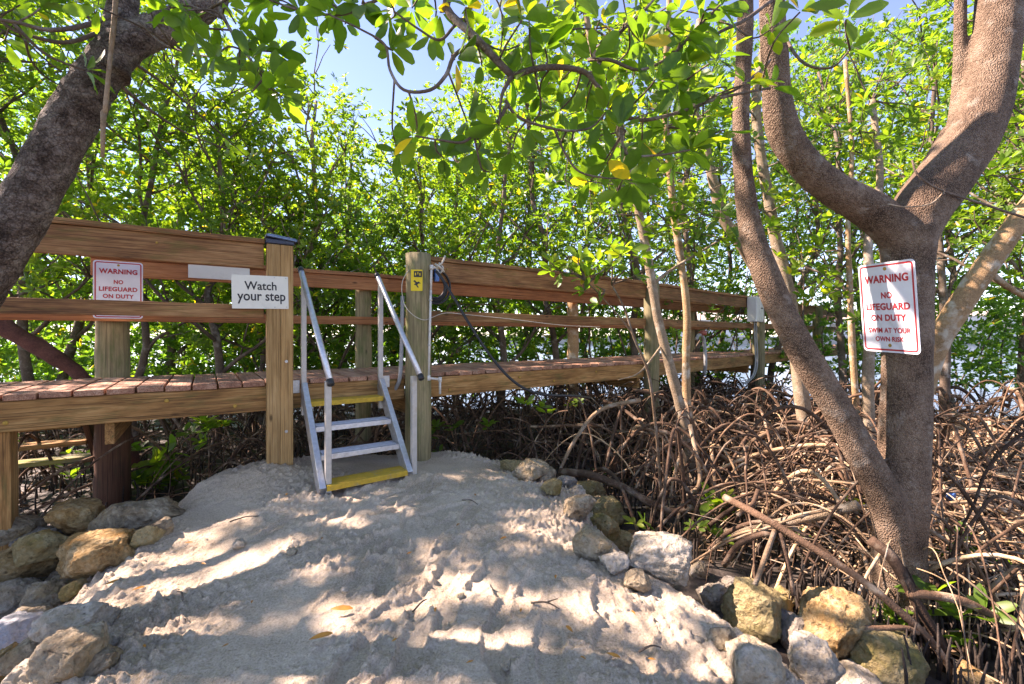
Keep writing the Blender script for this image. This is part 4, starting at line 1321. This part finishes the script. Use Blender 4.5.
for (px, ys, ra, rb_) in LBR:
    pts = np.array([P(a[0], a[1], y) for a, y in zip(px, ys)])
    b = MB(); b.tube(pts, np.linspace(ra, rb_, len(pts)), 8, sub=5)
    hang(b.build("branch", M['bark_dark'], smooth=True), lt)
    lc2.append(pts[-1]); la2.append(nrm(pts[-1] - pts[-2]) + UP * .3)
allp = np.concatenate([smooth_path(np.array([P(a[0], a[1], y) for a, y in zip(px, ys)]), np.zeros(len(px)), 5)[0] for (px, ys, _, _) in LBR])
tw = MB()
for (x, y) in [(205, 22), (246, 42), (228, 6), (262, 48), (272, 78), (255, 88), (188, 10), (216, 56), (240, 72), (196, 36), (236, 24), (260, 12), (275, 52), (170, 8), (150, 5), (10, 10), (40, 8), (70, 5), (100, 8), (5, 40), (20, 5), (280, 95), (250, 60), (182, 28)]:
    Y = r5.uniform(1.6, 1.95); c = P(x, y, Y)
    j = np.argmin(np.linalg.norm(allp - c, axis=1)); mid = (allp[j] + c) / 2 + r5.normal(size=3) * .02
    tw = MB(); tw.tube([allp[j], mid, c], [.004, .0035, .003], 5, sub=3); hang(tw.build('twig', M['bark_dark'], smooth=True), lt)
    lc2.append(c); la2.append(nrm(c - allp[j]) * .7 + r5.normal(size=3) * .4 + UP * .3)
nl = MB(); nl.rosettes(np.array(lc2), np.array(la2), .098, (5, 8), True, r5, .45)
hang(nl.build("foliage", M['leaf_near'], smooth=True), lt)

# unseen crown added to this tree, above and left of the frame, to shade the sand
cr = np.random.default_rng(21)
CN, CA = [], []
ncl = 0
while ncl < 165:
    if ncl % 2:
        c = np.array([cr.uniform(-8.0, -.6), cr.uniform(-.8, 5.6), cr.uniform(2.7, 6.4)])
    else:      # unseen clusters added along the sun's rays to dapple the path
        g_ = np.array([cr.uniform(-1.7, .45), cr.uniform(1.3, 4.0), 0.0]); h_ = cr.uniform(4.2, 6.8)
        c = g_ + np.array(sun_dir) * (h_ / sun_dir[2])
    if c[1] > .2 and c[2] < EYE + .80 * c[1] + .55: continue
    n_ = int(cr.integers(12, 27)) if ncl % 2 else int(cr.integers(4, 12))
    q = c + cr.normal(size=(n_, 3)) * [.36, .36, .2]
    q = q[(q[:, 1] < .2) | (q[:, 2] > EYE + .78 * q[:, 1] + .15)]
    CN.append(q); CA.append(cr.normal(size=(len(q), 3)) * .5 + UP)
    ncl += 1
CN = np.concatenate(CN); CA = np.concatenate(CA)
# rosettes cut out of the added crown to shape sun patches on the path
sd_ = np.array(sun_dir)
fall = CN - sd_ * ((CN[:, 2] - .0) / sd_[2])[:, None]
keep = np.ones(len(CN), bool)
for (px, py, rx, ry) in ((270, 560, .34, .10), (170, 590, .18, .08), (355, 615, .16, .08), (475, 588, .12, .08), (560, 515, .2, .05), (430, 585, .1, .05), (690, 590, .26, .16), (625, 600, .14, .08), (740, 630, .2, .12),
                         (590, 600, .1, .05), (505, 640, .12, .07), (180, 630, .16, .05), (640, 560, .2, .08), (100, 640, .2, .12), (300, 660, .12, .05), (540, 530, .2, .05), (420, 655, .10, .06), (370, 520, .12, .05)):
    g_ = hit(px, py)
    keep &= ((fall[:, 0] - g_[0]) / (rx + .05)) ** 2 + ((fall[:, 1] - g_[1]) / (ry + .06)) ** 2 > 1
CN, CA = CN[keep], CA[keep]
fb = MB(); fb.rosettes(CN, CA, .115, rng=cr)
hang(fb.build("crown", M['leaf'], smooth=False), lt)  # unseen leaves, added for their dappled shade
lb_ = MB()
for k in range(14):
    a = P(120, -200, 2.3); t_ = CN[cr.integers(len(CN))]
    lb_.tube(wobble(a, t_, 7, .06, cr), np.linspace(.045, .008, 7), 7, sub=3)
hang(lb_.build("branches", M['bark_dark'], smooth=True), lt)  # branches reaching into the added unseen crown

# hanging aerial root in front of the left trunk
b = MB(); b.tube([P(118, -30, 1.75), P(114, 20, 1.73), P(109, 70, 1.72), P(105, 112, 1.71), P(103.5, 113, 1.71), P(102.5, 157, 1.70)], [.008, .008, .008, .008, .0105, .006], 10, sub=3, disp=.0015, dfreq=20)
tag(b.build("aerial_root", M['root_tan'], smooth=True), "straight brown aerial root hanging down in front of the leaning trunk", "aerial root")

# ---- slim trees in front of the boardwalk
def px_tree(name, paths, mat, label, foliage_px, Y, L=.105, spread=.16, n_each=5, seed=1, roots=(), group="slim mangroves in front of the boardwalk", leaf='leaf'):
    r = np.random.default_rng(seed)
    p0 = P(*paths[0][0][0], Y) if len(paths[0][0][0]) == 2 else P(*paths[0][0][0])
    e = empty(name, tuple(p0), label, "tree", group)
    first = True; allq = []
    for (pp_, ra, rb_) in paths:
        pts = np.array([P(q[0], q[1], q[2] if len(q) > 2 else Y) for q in pp_])
        b = MB(); b.tube(pts, np.linspace(ra, rb_, len(pts)), 12 if ra > .03 else 8, sub=5, disp=.004 if ra > .03 else .001, dfreq=9)
        hang(b.build("trunk" if first else "branch", M[mat], smooth=True), e)
        first = False; allq.append(smooth_path(pts, np.zeros(len(pts)), 5)[0])
    allq = np.concatenate(allq)
    C, A = [], []
    for f in foliage_px:
        tw = MB()
        Yf = f[2] if len(f) > 2 else Y + r.normal() * .25
        c = P(f[0], f[1], Yf)
        j = np.argmin(np.linalg.norm(allq - c, axis=1))
        tw.tube(wobble(allq[j], c, 5, .02, r), np.linspace(.009, .004, 5), 5, sub=2)
        q = c + r.normal(size=(n_each, 3)) * spread
        C.append(q); A.append(r.normal(size=(n_each, 3)) * .5 + UP * .8)
        for z in q: tw.tube([c, z], [.004, .0025], 4, cap=False)
        hang(tw.build('twig', M['bark_dark'], smooth=True), e)
    if C:
        fb = MB(); fb.rosettes(np.concatenate(C), np.concatenate(A), L, rng=r, fine=True)
        hang(fb.build("crown", M[leaf], smooth=True), e)
    for (pp_, ra, rb_) in roots:
        pts = np.array([P(q[0], q[1], q[2] if len(q) > 2 else Y) for q in pp_])
        b = MB(); b.tube(pts, np.linspace(ra, rb_, len(pts)), 8, sub=4)
        hang(b.build("prop_root", M['root_tan'], smooth=True), e)
    return e
px_tree("mangrove_tree", [([(696, 520), (694, 480), (686, 430), (672, 375), (658, 318), (648, 260), (637, 205), (628, 165), (612, 110), (595, 60), (585, 10)], .055, .028),
                          ([(648, 288), (668, 272), (690, 258), (720, 240)], .018, .008), ([(653, 310), (660, 340), (662, 352)], .012, .006), ([(662, 345), (640, 372, 4.2), (618, 380, 4.1)], .01, .005)], 'bark_pale',
        "pale slim mangrove curving up left of its golden twin, before the boardwalk post",
        [(600, 150), (620, 120), (580, 140), (640, 150), (600, 90), (570, 60), (630, 60), (660, 110), (555, 120), (610, 30), (560, 20), (640, 20), (535, 80), (590, 190), (650, 200), (565, 180), (668, 170), (540, 150), (610, 215), (720, 238), (700, 250), (735, 225)], 4.35, seed=31,
        roots=[([(690, 470), (705, 500), (712, 520)], .02, .014), ([(688, 455), (672, 500, 4.2), (665, 535, 4.1)], .025, .014), ([(640, 400, 4.3), (600, 410, 4.2), (575, 440, 4.1), (560, 470, 4.0)], .022, .014)])
px_tree("mangrove_tree", [([(712, 500), (698, 450), (688, 410), (686, 360), (687, 310), (680, 255), (673, 205), (668, 150), (664, 90), (668, 30), (670, -30)], .045, .026)], 'bark_gold',
        "golden slim mangrove right of its pale twin, before the boardwalk post",
        [(690, 180), (660, 130), (700, 130), (650, 70), (690, 80), (640, 30), (700, 30), (720, 170), (705, 215), (650, 225), (730, 110), (720, 60), (690, 230), (655, 180)], 4.5, seed=32,
        roots=[([(705, 470), (730, 500), (745, 525, 4.3)], .02, .014), ([(698, 440), (740, 470), (770, 510, 4.3)], .018, .012)])
# sunlit low spray of leaves over the rail
px_tree("mangrove_sapling", [([(662, 545, 3.6), (660, 480, 3.5), (655, 420, 3.4), (648, 372, 3.35), (634, 338, 3.3), (625, 310, 3.3), (612, 285, 3.3)], .014, .006), ([(634, 336, 3.3), (622, 320, 3.3), (600, 295, 3.25), (585, 280, 3.2)], .007, .004)], 'root_tan',
        "bright yellow-green sapling spray hanging over the right top rail",
        [(575, 262, 3.2), (598, 268, 3.25), (560, 272, 3.2), (585, 290, 3.2), (605, 290, 3.25), (618, 262, 3.3), (630, 258, 3.3), (568, 256, 3.2), (550, 262, 3.2), (640, 272, 3.3)], 3.3, L=.10, spread=.05, n_each=2, seed=33, leaf='leaf')
px_tree("mangrove_tree", [([(818, 476), (812, 455), (806, 425), (800, 385), (795, 340), (788, 290), (776, 240), (768, 195), (760, 150), (756, 100), (765, 40)], .085, .04)], 'bark_pale',
        "pale mangrove standing just behind the leaning second stem of the big tree",
        [(760, 120), (790, 150), (740, 140), (800, 110), (770, 80), (735, 100), (810, 190), (790, 230), (760, 210), (730, 180), (815, 140)], 4.9, seed=34,
        roots=[([(808, 430), (785, 428, 4.7), (755, 440, 4.5), (735, 462, 4.3)], .035, .018), ([(812, 455), (790, 456, 4.7), (765, 468, 4.5), (740, 480, 4.2)], .035, .016), ([(815, 470), (830, 490, 4.6), (840, 520, 4.4)], .03, .02),
               ([(810, 440), (840, 470, 4.6), (850, 500, 4.3)], .03, .02)])
px_tree("mangrove_tree", [([(850, 470, 5.8), (832, 415, 5.7), (806, 360, 5.6), (782, 315, 5.5), (760, 275, 5.5), (740, 243, 5.4), (722, 215, 5.4), (714, 185, 5.4), (706, 150, 5.4), (698, 125, 5.4), (690, 90, 5.4), (700, 20, 5.4)], .085, .04)], 'bark_pale',
        "whitish crooked mangrove bending left behind the leaning second stem",
        [(700, 120), (720, 150), (680, 100), (740, 90), (690, 60), (730, 190), (660, 60), (720, 30)], 5.4, seed=35)
px_tree("mangrove_tree", [([(900, 470, 4.3), (915, 410, 4.2), (933, 352, 4.1), (958, 308, 4.0), (985, 268, 3.95), (1010, 232, 3.9), (1030, 205, 3.9), (1070, 150, 3.9)], .105, .075), ([(985, 268, 3.95), (1005, 285, 4.0), (1030, 300, 4.1)], .03, .02)], 'bark_gold',
        "mottled tan trunk leaning right behind the big tree",
        [(1010, 140), (990, 170), (1020, 100), (970, 120), (1005, 60), (1040, 180), (985, 90), (960, 170), (1020, 20)], 4.1, seed=36, roots=[([(905, 455, 4.2), (940, 470, 4.1), (975, 500, 4.0), (1000, 530, 3.8)], .04, .02)])
px_tree("mangrove_tree", [([(862, 500, 4.6), (858, 430, 4.6), (853, 360, 4.6), (850, 290, 4.6), (848, 225, 4.6), (852, 150, 4.6), (845, 60, 4.6)], .036, .018), ([(851, 300, 4.6), (835, 275, 4.6), (815, 250, 4.6)], .012, .006)], 'bark_gold',
        "thin straight reddish stem just left of the sign on the big tree",
        [(840, 250), (815, 245), (860, 210), (830, 200), (870, 160), (835, 150), (850, 100), (880, 120), (815, 290), (840, 290), (800, 270), (860, 60)], 4.6, seed=37)
px_tree("mangrove_tree", [([(872, 470, 3.9), (869, 420, 3.9), (868, 370, 3.9), (872, 300, 4.0), (868, 240, 4.1), (880, 180, 4.2), (872, 100, 4.3)], .05, .026)], 'bark_pale',
        "thin grey stem half hidden behind the sign on the big tree",
        [(880, 150), (895, 110), (860, 130), (885, 80), (840, 40), (900, 40), (930, 60), (925, 110)], 4.2, seed=38)
# red rotten log behind the deck at the left
b = MB(); b.tube([P(-60, 268, 4.3), P(0, 322, 4.4), P(35, 345, 4.45), P(62, 362, 4.5), P(85, 380, 4.55), P(110, 410, 4.6), P(140, 470, 4.7)], [.085, .08, .075, .07, .065, .06, .05], 14, sub=4, disp=.015, dfreq=8)
tag(b.build("leaning_log", M['log_red'], smooth=True), "dark red rotten log leaning behind the deck below the left warning sign", "log")

# ---- mangroves behind the boardwalk
BG = [
 # px, Y, height, r, label, kwargs
 (-70, 5.0, 6.6, .07, "mangrove at the left frame edge behind the leaning trunk", {}),
 (30, 5.3, 6.4, .06, "leafy mangrove behind the gap between leaning trunk and left warning sign", {}),
 (138, 5.8, 5.9, .05, "slender dark mangrove rising just right of the left warning sign", {}),
 (215, 6.0, 4.4, .06, "bushy mangrove behind the blank pale board", {}),
 (300, 7.2, 5.7, .07, "grey forked mangrove with sparse bare top against the blue sky", dict(ros=430, bark='bark_pale')),
 (262, 6.9, 3.7, .05, "low mangrove behind the tan doubled post", {}),
 (345, 7.2, 3.5, .06, "low bushy mangrove behind the metal steps", {}),
 (425, 7.6, 3.9, .07, "bushy mangrove behind the round pile by the steps", {}),
 (500, 8.0, 5.4, .07, "tall leafy mangrove behind the hanging black hose", {}),
 (565, 8.4, 7.0, .07, "leafy mangrove behind the pale far side pile", {}),
 (628, 9.0, 7.6, .08, "tall mangrove behind the two slim twin trunks", {}),
 (700, 9.8, 8.0, .08, "mangrove behind the tap on the far boardwalk", {}),
 (770, 10.6, 8.4, .08, "mangrove beyond the electrical box", dict(ros=520, low=.36)),
 (842, 9.5, 8.0, .08, "mangrove seen left of the big trunk beyond the boardwalk end", dict(ros=560, low=.34)),
 (945, 7.0, 7.0, .07, "mangrove right of the big trunk, beyond the leaning tan trunk", dict(ros=620, low=.30, roots=9)),
 (1010, 6.0, 6.6, .07, "mangrove with many bare lower branches at the right edge", dict(ros=600, low=.28, roots=9)),
 (1085, 5.2, 6.0, .07, "mangrove cut by the right frame edge", dict(ros=420, low=.3, roots=9)),
]
for i, (px, Y, h, r0, lb, kw) in enumerate(BG):
    args = dict(crown=1.6, ros=720, lean=(random.uniform(-.9, .9), random.uniform(-.4, .4)), limbs=13)
    args.update(kw)
    mangrove((px - 512) / F * Y, Y, h, r0, 200 + i, lb, **args)
SHL = "green mangrove among those crowding behind the first row"
BG2 = [(-40, 7.0, 7.6), (70, 7.5, 7.4), (175, 8.2, 6.6), (245, 9.2, 4.8), (330, 9.6, 5.6), (395, 10.0, 5.9), (460, 10.4, 6.6), (530, 11, 7.2), (590, 11.6, 7.8), (655, 12.4, 8.2), (725, 13, 8.2), (800, 13.5, 7.6), (880, 11.5, 7.0), (960, 10, 7.0), (1030, 8.6, 6.6), (1100, 7.6, 6.2)]
for i, (px, Y, h) in enumerate(BG2):
    mangrove((px - 512) / F * Y, Y, h, .08, 400 + i, SHL, crown=1.9, ros=820, lean=(random.uniform(-.5, .5), 0), group="second row of mangroves", L=.10, roots=2, low=.18 if px < 700 else .4)
# thicket further back: nobody could count it
tr_ = np.random.default_rng(77)
fb = MB()
N = 21000
px = tr_.uniform(-80, 1110, N); Y = tr_.uniform(10.5, 17, N)
top = np.interp(px, [-80, 200, 260, 330, 430, 520, 640, 800, 1110], [9.5, 7.4, 5.3, 5.0, 5.6, 8.2, 10, 10, 10]) * Y / 13
z = .1 + (top - .1) * tr_.random(N) ** .8
keep = (vnoise(px / 26, z * 1.8, Y) > -.45) & ~((px > 690) & (z < 1.9) & (tr_.random(N) < .82)) & (z < top)
C = np.stack([(px - 512) / F * Y, Y, z], 1)[keep]
N2 = 12500
px = tr_.uniform(-90, 1110, N2); Y = tr_.uniform(6.6, 13, N2); z = .05 + 2.3 * tr_.random(N2)
keep = (Y > np.interp(px, [-90, 100, 420, 700, 900, 1110], [5.6, 5.8, 7.2, 9.5, 9, 7])) & ~((px > 680) & (tr_.random(N2) < .3)) & (vnoise(px / 22, z * 2.2, Y) > -.5)
C = np.concatenate([C, np.stack([(px - 512) / F * Y, Y, z], 1)[keep]])
fb.rosettes(C, tr_.normal(size=C.shape) * .5 + UP * .8, .125, (6, 9), rng=tr_)
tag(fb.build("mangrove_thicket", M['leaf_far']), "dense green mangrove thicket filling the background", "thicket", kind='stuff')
sb = MB()
for i in range(120):
    p = tr_.uniform(-80, 1110); Y = tr_.uniform(8.5, 15)
    x = (p - 512) / F * Y; h = tr_.uniform(2.2, 4.6)
    a = np.array([x, Y, -.6]); sb.tube(wobble(a, a + np.array([tr_.normal() * .6, tr_.normal() * .3, h]), 7, .09, tr_), np.linspace(.026, .008, 7), 5, sub=2)
tag(sb.build("thicket_stems", M['bark_dark'], smooth=True), "tangle of thin dark stems inside the mangrove thicket", "stems", kind='stuff')

# ------------------------------------------------------------------ roots
ro = np.random.default_rng(9)
def tangle(name, mat, label, n, area, hmax, rmin, rmax, spread, flat=1.0):
    b = MB(); k = 0
    while k < n:
        x, y = area(ro)
        if poly_dist(np.array([x]), np.array([y]))[0] < (.55 if x > 0 else .25): continue
        g = float(mud_base(np.array([x]), np.array([y]))[0])
        a = ro.uniform(0, 2 * math.pi); ln = ro.uniform(.35, spread); h = ro.uniform(.12, hmax) * flat
        d = np.array([math.cos(a), math.sin(a), 0])
        t = np.linspace(0, 1, 9)
        p = np.array([x, y, 0]) + d * (t * ln)[:, None]
        mode = ro.random()
        if mode < .68:      # arch
            zz = g - .06 + h * np.sin(np.pi * (t * .93 + .07)) ** .8
        elif mode < .9:    # half arch from a stem
            zz = g - .05 + h * (1 - t ** 2.1)
        else:               # lying
            zz = g + .03 + h * .55 + (ro.normal() * .12) * t
        p[:, 2] = zz
        wv = np.cumsum(ro.normal(size=(9, 3)) * .009, 0); p += wv * [1, 1, .5]
        if (poly_dist(p[:, 0], p[:, 1]) < (.5 if x > 0 else .2)).any(): continue
        r_ = (rmin * .85 + (rmax * 1.45 - rmin) * ro.random() ** 2.6) * float(np.clip(y / 4.2, .5, 1))
        b.tube(p, np.linspace(r_, r_ * .6, 9), 6, sub=2, cap=False, rng=random)
        k += 1
    return tag(b.build(name, M[mat], smooth=True), label, "roots", kind='stuff')
def under(r):
    t = r.uniform(.1, 9); off = r.uniform(-2.8, .3)
    o = S1 + D2 * t - front(D2) * (-off)
    p = S1 + D2 * t + front(D2) * off
    return p[0], p[1]
def midzone(r):
    Y = r.uniform(2.9, 7.0); px = r.uniform(560, 900)
    return (px - 512) / F * Y, Y
def rightzone(r):
    Y = 2.1 + 6.0 * r.random() ** 1.3; px = r.uniform(850, 1100)
    return (px - 512) / F * Y, Y
def leftzone(r):
    Y = r.uniform(3.7, 7.5); px = r.uniform(-60, 420)
    return (px - 512) / F * Y, Y
tangle("prop_root_tangle", 'root', "dark arching prop roots crowding under the boardwalk", 950, under, .85, .006, .014, 1.3)
tangle("prop_root_tangle", 'root', "brown prop roots arching between the slim trees and the big tree", 560, midzone, .95, .006, .016, 1.5)
tangle("prop_root_tangle", 'root_tan', "pale prop roots arching among the slim trees", 130, midzone, .65, .007, .018, 1.5)
tangle("prop_root_tangle", 'root_tan', "sunlit tan sticks and roots piled right of the big tree", 700, rightzone, .75, .006, .016, 1.7, .8)
tangle("prop_root_tangle", 'root', "brown roots among the sticks right of the big tree", 400, rightzone, 1.1, .006, .014, 1.5)
tangle("prop_root_tangle", 'root', "dim roots behind the left deck", 420, leftzone, .75, .006, .014, 1.2)

sp_ = MB()
for i in range(3400):
    m_ = ro.random()
    if m_ > .87:
        Yn = ro.uniform(1.75, 2.6); x, y = (ro.uniform(745, 1050) - 512) / F * Yn, Yn
    else: x, y = (rightzone(ro) if m_ < .3 else midzone(ro) if m_ < .6 else leftzone(ro) if m_ < .8 else under(ro))
    if poly_dist(np.array([x]), np.array([y]))[0] < (.58 if x > .3 else .2): continue
    g = float(mud_base(np.array([x]), np.array([y]))[0])
    h = ro.uniform(.06, .24)
    sp_.tube([(x, y, g - .04), (x + ro.normal() * .008, y, g + h * .6), (x + ro.normal() * .015, y + ro.normal() * .01, g + h)], [.0075, .0065, .003], 5, rng=random)
tag(sp_.build("breathing_roots", M['spike'], smooth=True), "short dark breathing root spikes standing in the mud", "root spikes", kind='stuff')
ll = MB(); q = []
while len(q) < 5200:
    m_ = ro.random(); x, y = (rightzone(ro) if m_ < .35 else midzone(ro) if m_ < .6 else leftzone(ro) if m_ < .8 else under(ro))
    if poly_dist(np.array([x]), np.array([y]))[0] < .2: continue
    q.append((x, y, float(mud_base(np.array([x]), np.array([y]))[0]) + .025))
q = np.array(q); a = ro.uniform(0, 6.28, len(q))
ll.leaves(q, np.stack([np.cos(a), np.sin(a), ro.normal(size=len(q)) * .25], 1), ro.normal(size=(len(q), 3)) * .3 + UP, ro.uniform(.05, .1, len(q)), .42, rng=ro)
M['litter'] = simple("dead_leaf_litter", (.15, .095, .055), .8, 0, .2, .5, 9)
tag(ll.build("leaf_litter", M['litter']), "dead brown leaves and chips littering the mud", "leaf litter", kind='stuff')

# fallen thick branches lying in the right root bed
for i, (pts, r_, mt, lb) in enumerate((
    ([P(925, 548, 3.0), P(965, 545, 2.95), P(1000, 527, 2.95), P(1030, 515, 3.0)], .028, 'root_tan', "thick broken tan branch lying right of the big trunk"),
    ([P(928, 537, 3.1), P(960, 532, 3.05), P(990, 525, 3.0)], .026, 'bark_pale', "pale broken branch end lying behind the thick tan one"),
    ([P(935, 480, 3.6), P(968, 505, 3.2), P(995, 530, 2.8), P(1030, 560, 2.4)], .022, 'bark_gold', "yellowish stick slanting down to the right edge"),
    ([P(945, 504, 3.4), P(985, 508, 3.2), P(1030, 522, 3.0)], .013, 'bark_gold', "thin yellow-green stick crossing behind the slanting stick"),
    ([P(560, 472, 3.9), P(590, 475, 3.75), P(625, 488, 3.6), P(650, 503, 3.5), P(675, 512, 3.45), P(700, 505, 3.45)], .034, 'root', "thick brown root snaking from the right rocks to the twin trunks"),
    ([P(690, 425, 3.9), P(700, 480, 3.6), P(684, 500, 3.5), P(672, 540, 3.3)], .018, 'root_tan', "pale root dropping straight beside the twin trunks"))):
    b = MB(); b.tube(pts, np.linspace(r_, r_ * .75, len(pts)), 10, sub=5, disp=.003, dfreq=12)
    tag(b.build("fallen_branch", M[mt], smooth=True), lb, "branch", "thick branches and roots on the mud")

# ------------------------------------------------------------------ seedlings and low green plants
SD = [(645, 520, 22), (699, 529, 22), (722, 510, 30), (726, 539, 22), (678, 477, 16), (747, 489, 16), (797, 531, 20), (857, 512, 30), (892, 620, 26), (962, 622, 44), (969, 564, 30), (998, 572, 22), (938, 473, 14), (963, 444, 14), (728, 516, 18),
      (520, 406, 20), (546, 408, 18), (487, 420, 20), (455, 424, 20), (433, 430, 20), (575, 405, 14), (437, 455, 12), (600, 475, 14),
      (190, 430, 22), (208, 424, 24), (160, 462, 34), (150, 480, 26), (172, 474, 26), (140, 455, 22), (200, 445, 18), (225, 428, 18), (12, 440, 20), (118, 470, 22), (60, 470, 20), (75, 455, 18)]
SG = "green seedlings in the mud"
sdr = np.random.default_rng(3)
lab = {0: "seedling beside the mossy rocks of the right row", 1: "seedling just right of the twin trunks' roots", 2: "tall bright seedling between the twin trunks and the cracked boulder", 7: "bushy seedling touching the left side of the big trunk",
       8: "seedling at the foot of the big trunk above the green boulder", 9: "largest broad-leaved seedling right of the big trunk's foot", 10: "seedling among tan sticks right of the big trunk", 25: "tall leafy plant beside the dark pile under the left deck"}
for i, (px, py, s_) in enumerate(SD):
    g = hit(px, min(684, py + s_ * .9)) if px > 600 or px < 10 else None
    if g is None:
        Y = 4.6 if px > 420 else 4.2
        g = np.array([(px - 512) / F * Y, Y, MUD])
    top = P(px, py, g[1])
    k = g[1] / F
    e = empty("mangrove_seedling", tuple(g), lab.get(i, "small green seedling sprouting from the mud, under the deck" if px < 610 else "small green seedling sprouting from the mud among the roots"), "seedling", SG if i in lab else SG + (" under the deck" if px < 610 else " among the roots"))
    b = MB(); b.tube([g, (g + top) / 2 + sdr.normal(size=3) * .01, top], [.006, .005, .004], 6, sub=3, rng=random)
    hang(b.build("stem", M['root'], smooth=True), e)
    fb = MB(); n_ = 2 if s_ < 24 else 5
    C = top + sdr.normal(size=(n_, 3)) * s_ * k * .22
    fb.rosettes(C, np.tile(UP, (n_, 1)) + sdr.normal(size=(n_, 3)) * .3, max(.045, s_ * k * .55), (5, 7), True, sdr, .44)
    hang(fb.build("foliage", M['leaf'], smooth=True), e)

# small blue scrap caught in the sticks
b = MB(); c = P(951, 496, 3.2); b.box(c, (1, .3, .2), (0, 1, .2), (0, 0, 1), .06, .04, .05, 3, .008, rr)
tag(b.build("plastic_scrap", M['blue'], bevel=.01), "small blue plastic scrap caught in the sticks right of the big trunk", "litter")

# ------------------------------------------------------------------ far shore
sw = MB(); sw.box((70, 82, 0.1), (1, 0, 0), (0, 1, 0), UP, 160, 1.2, 1.6, 20, .02, rr)
tag(sw.build("sea_wall", M['seawall']), "low concrete sea wall along the far shore", "wall")
def house(x, y, w, d, h, label):
    e = empty("waterfront_house", (x, y, .8), label, "house", "pale houses on the far shore")
    b = MB(); b.box((x, y, .8 + h / 2), (1, 0, 0), (0, 1, 0), UP, w, d, h, rng=rr); hang(b.build("wall", M['house']), e)
    b = MB(); z = .8 + h
    v = [(x - w / 2 - .5, y - d / 2 - .5, z), (x + w / 2 + .5, y - d / 2 - .5, z), (x + w / 2 + .5, y + d / 2 + .5, z), (x - w / 2 - .5, y + d / 2 + .5, z), (x - w / 4, y, z + 1.8), (x + w / 4, y, z + 1.8)]
    b.add(v, [np.array([[0, 1, 5, 4], [2, 3, 4, 5]]), np.array([[1, 2, 5], [3, 0, 4]])]); hang(b.build("roof", M['house_roof']), e)
    for k in range(4):
        b = MB(); b.box((x - w / 2 + w * (k + .5) / 4, y - d / 2 - .02, .8 + h * .5), (1, 0, 0), (0, 1, 0), UP, w * .13, .06, h * .5, rng=rr); hang(b.build("window", M['glass']), e)
house(92, 96, 18, 10, 4.2, "pale low house across the water, rightmost through the branches")
house(68, 98, 16, 10, 3.6, "pale house across the water just right of the big trunk")
house(42, 102, 18, 10, 3.6, "pale house across the water glimpsed left of the big trunk")
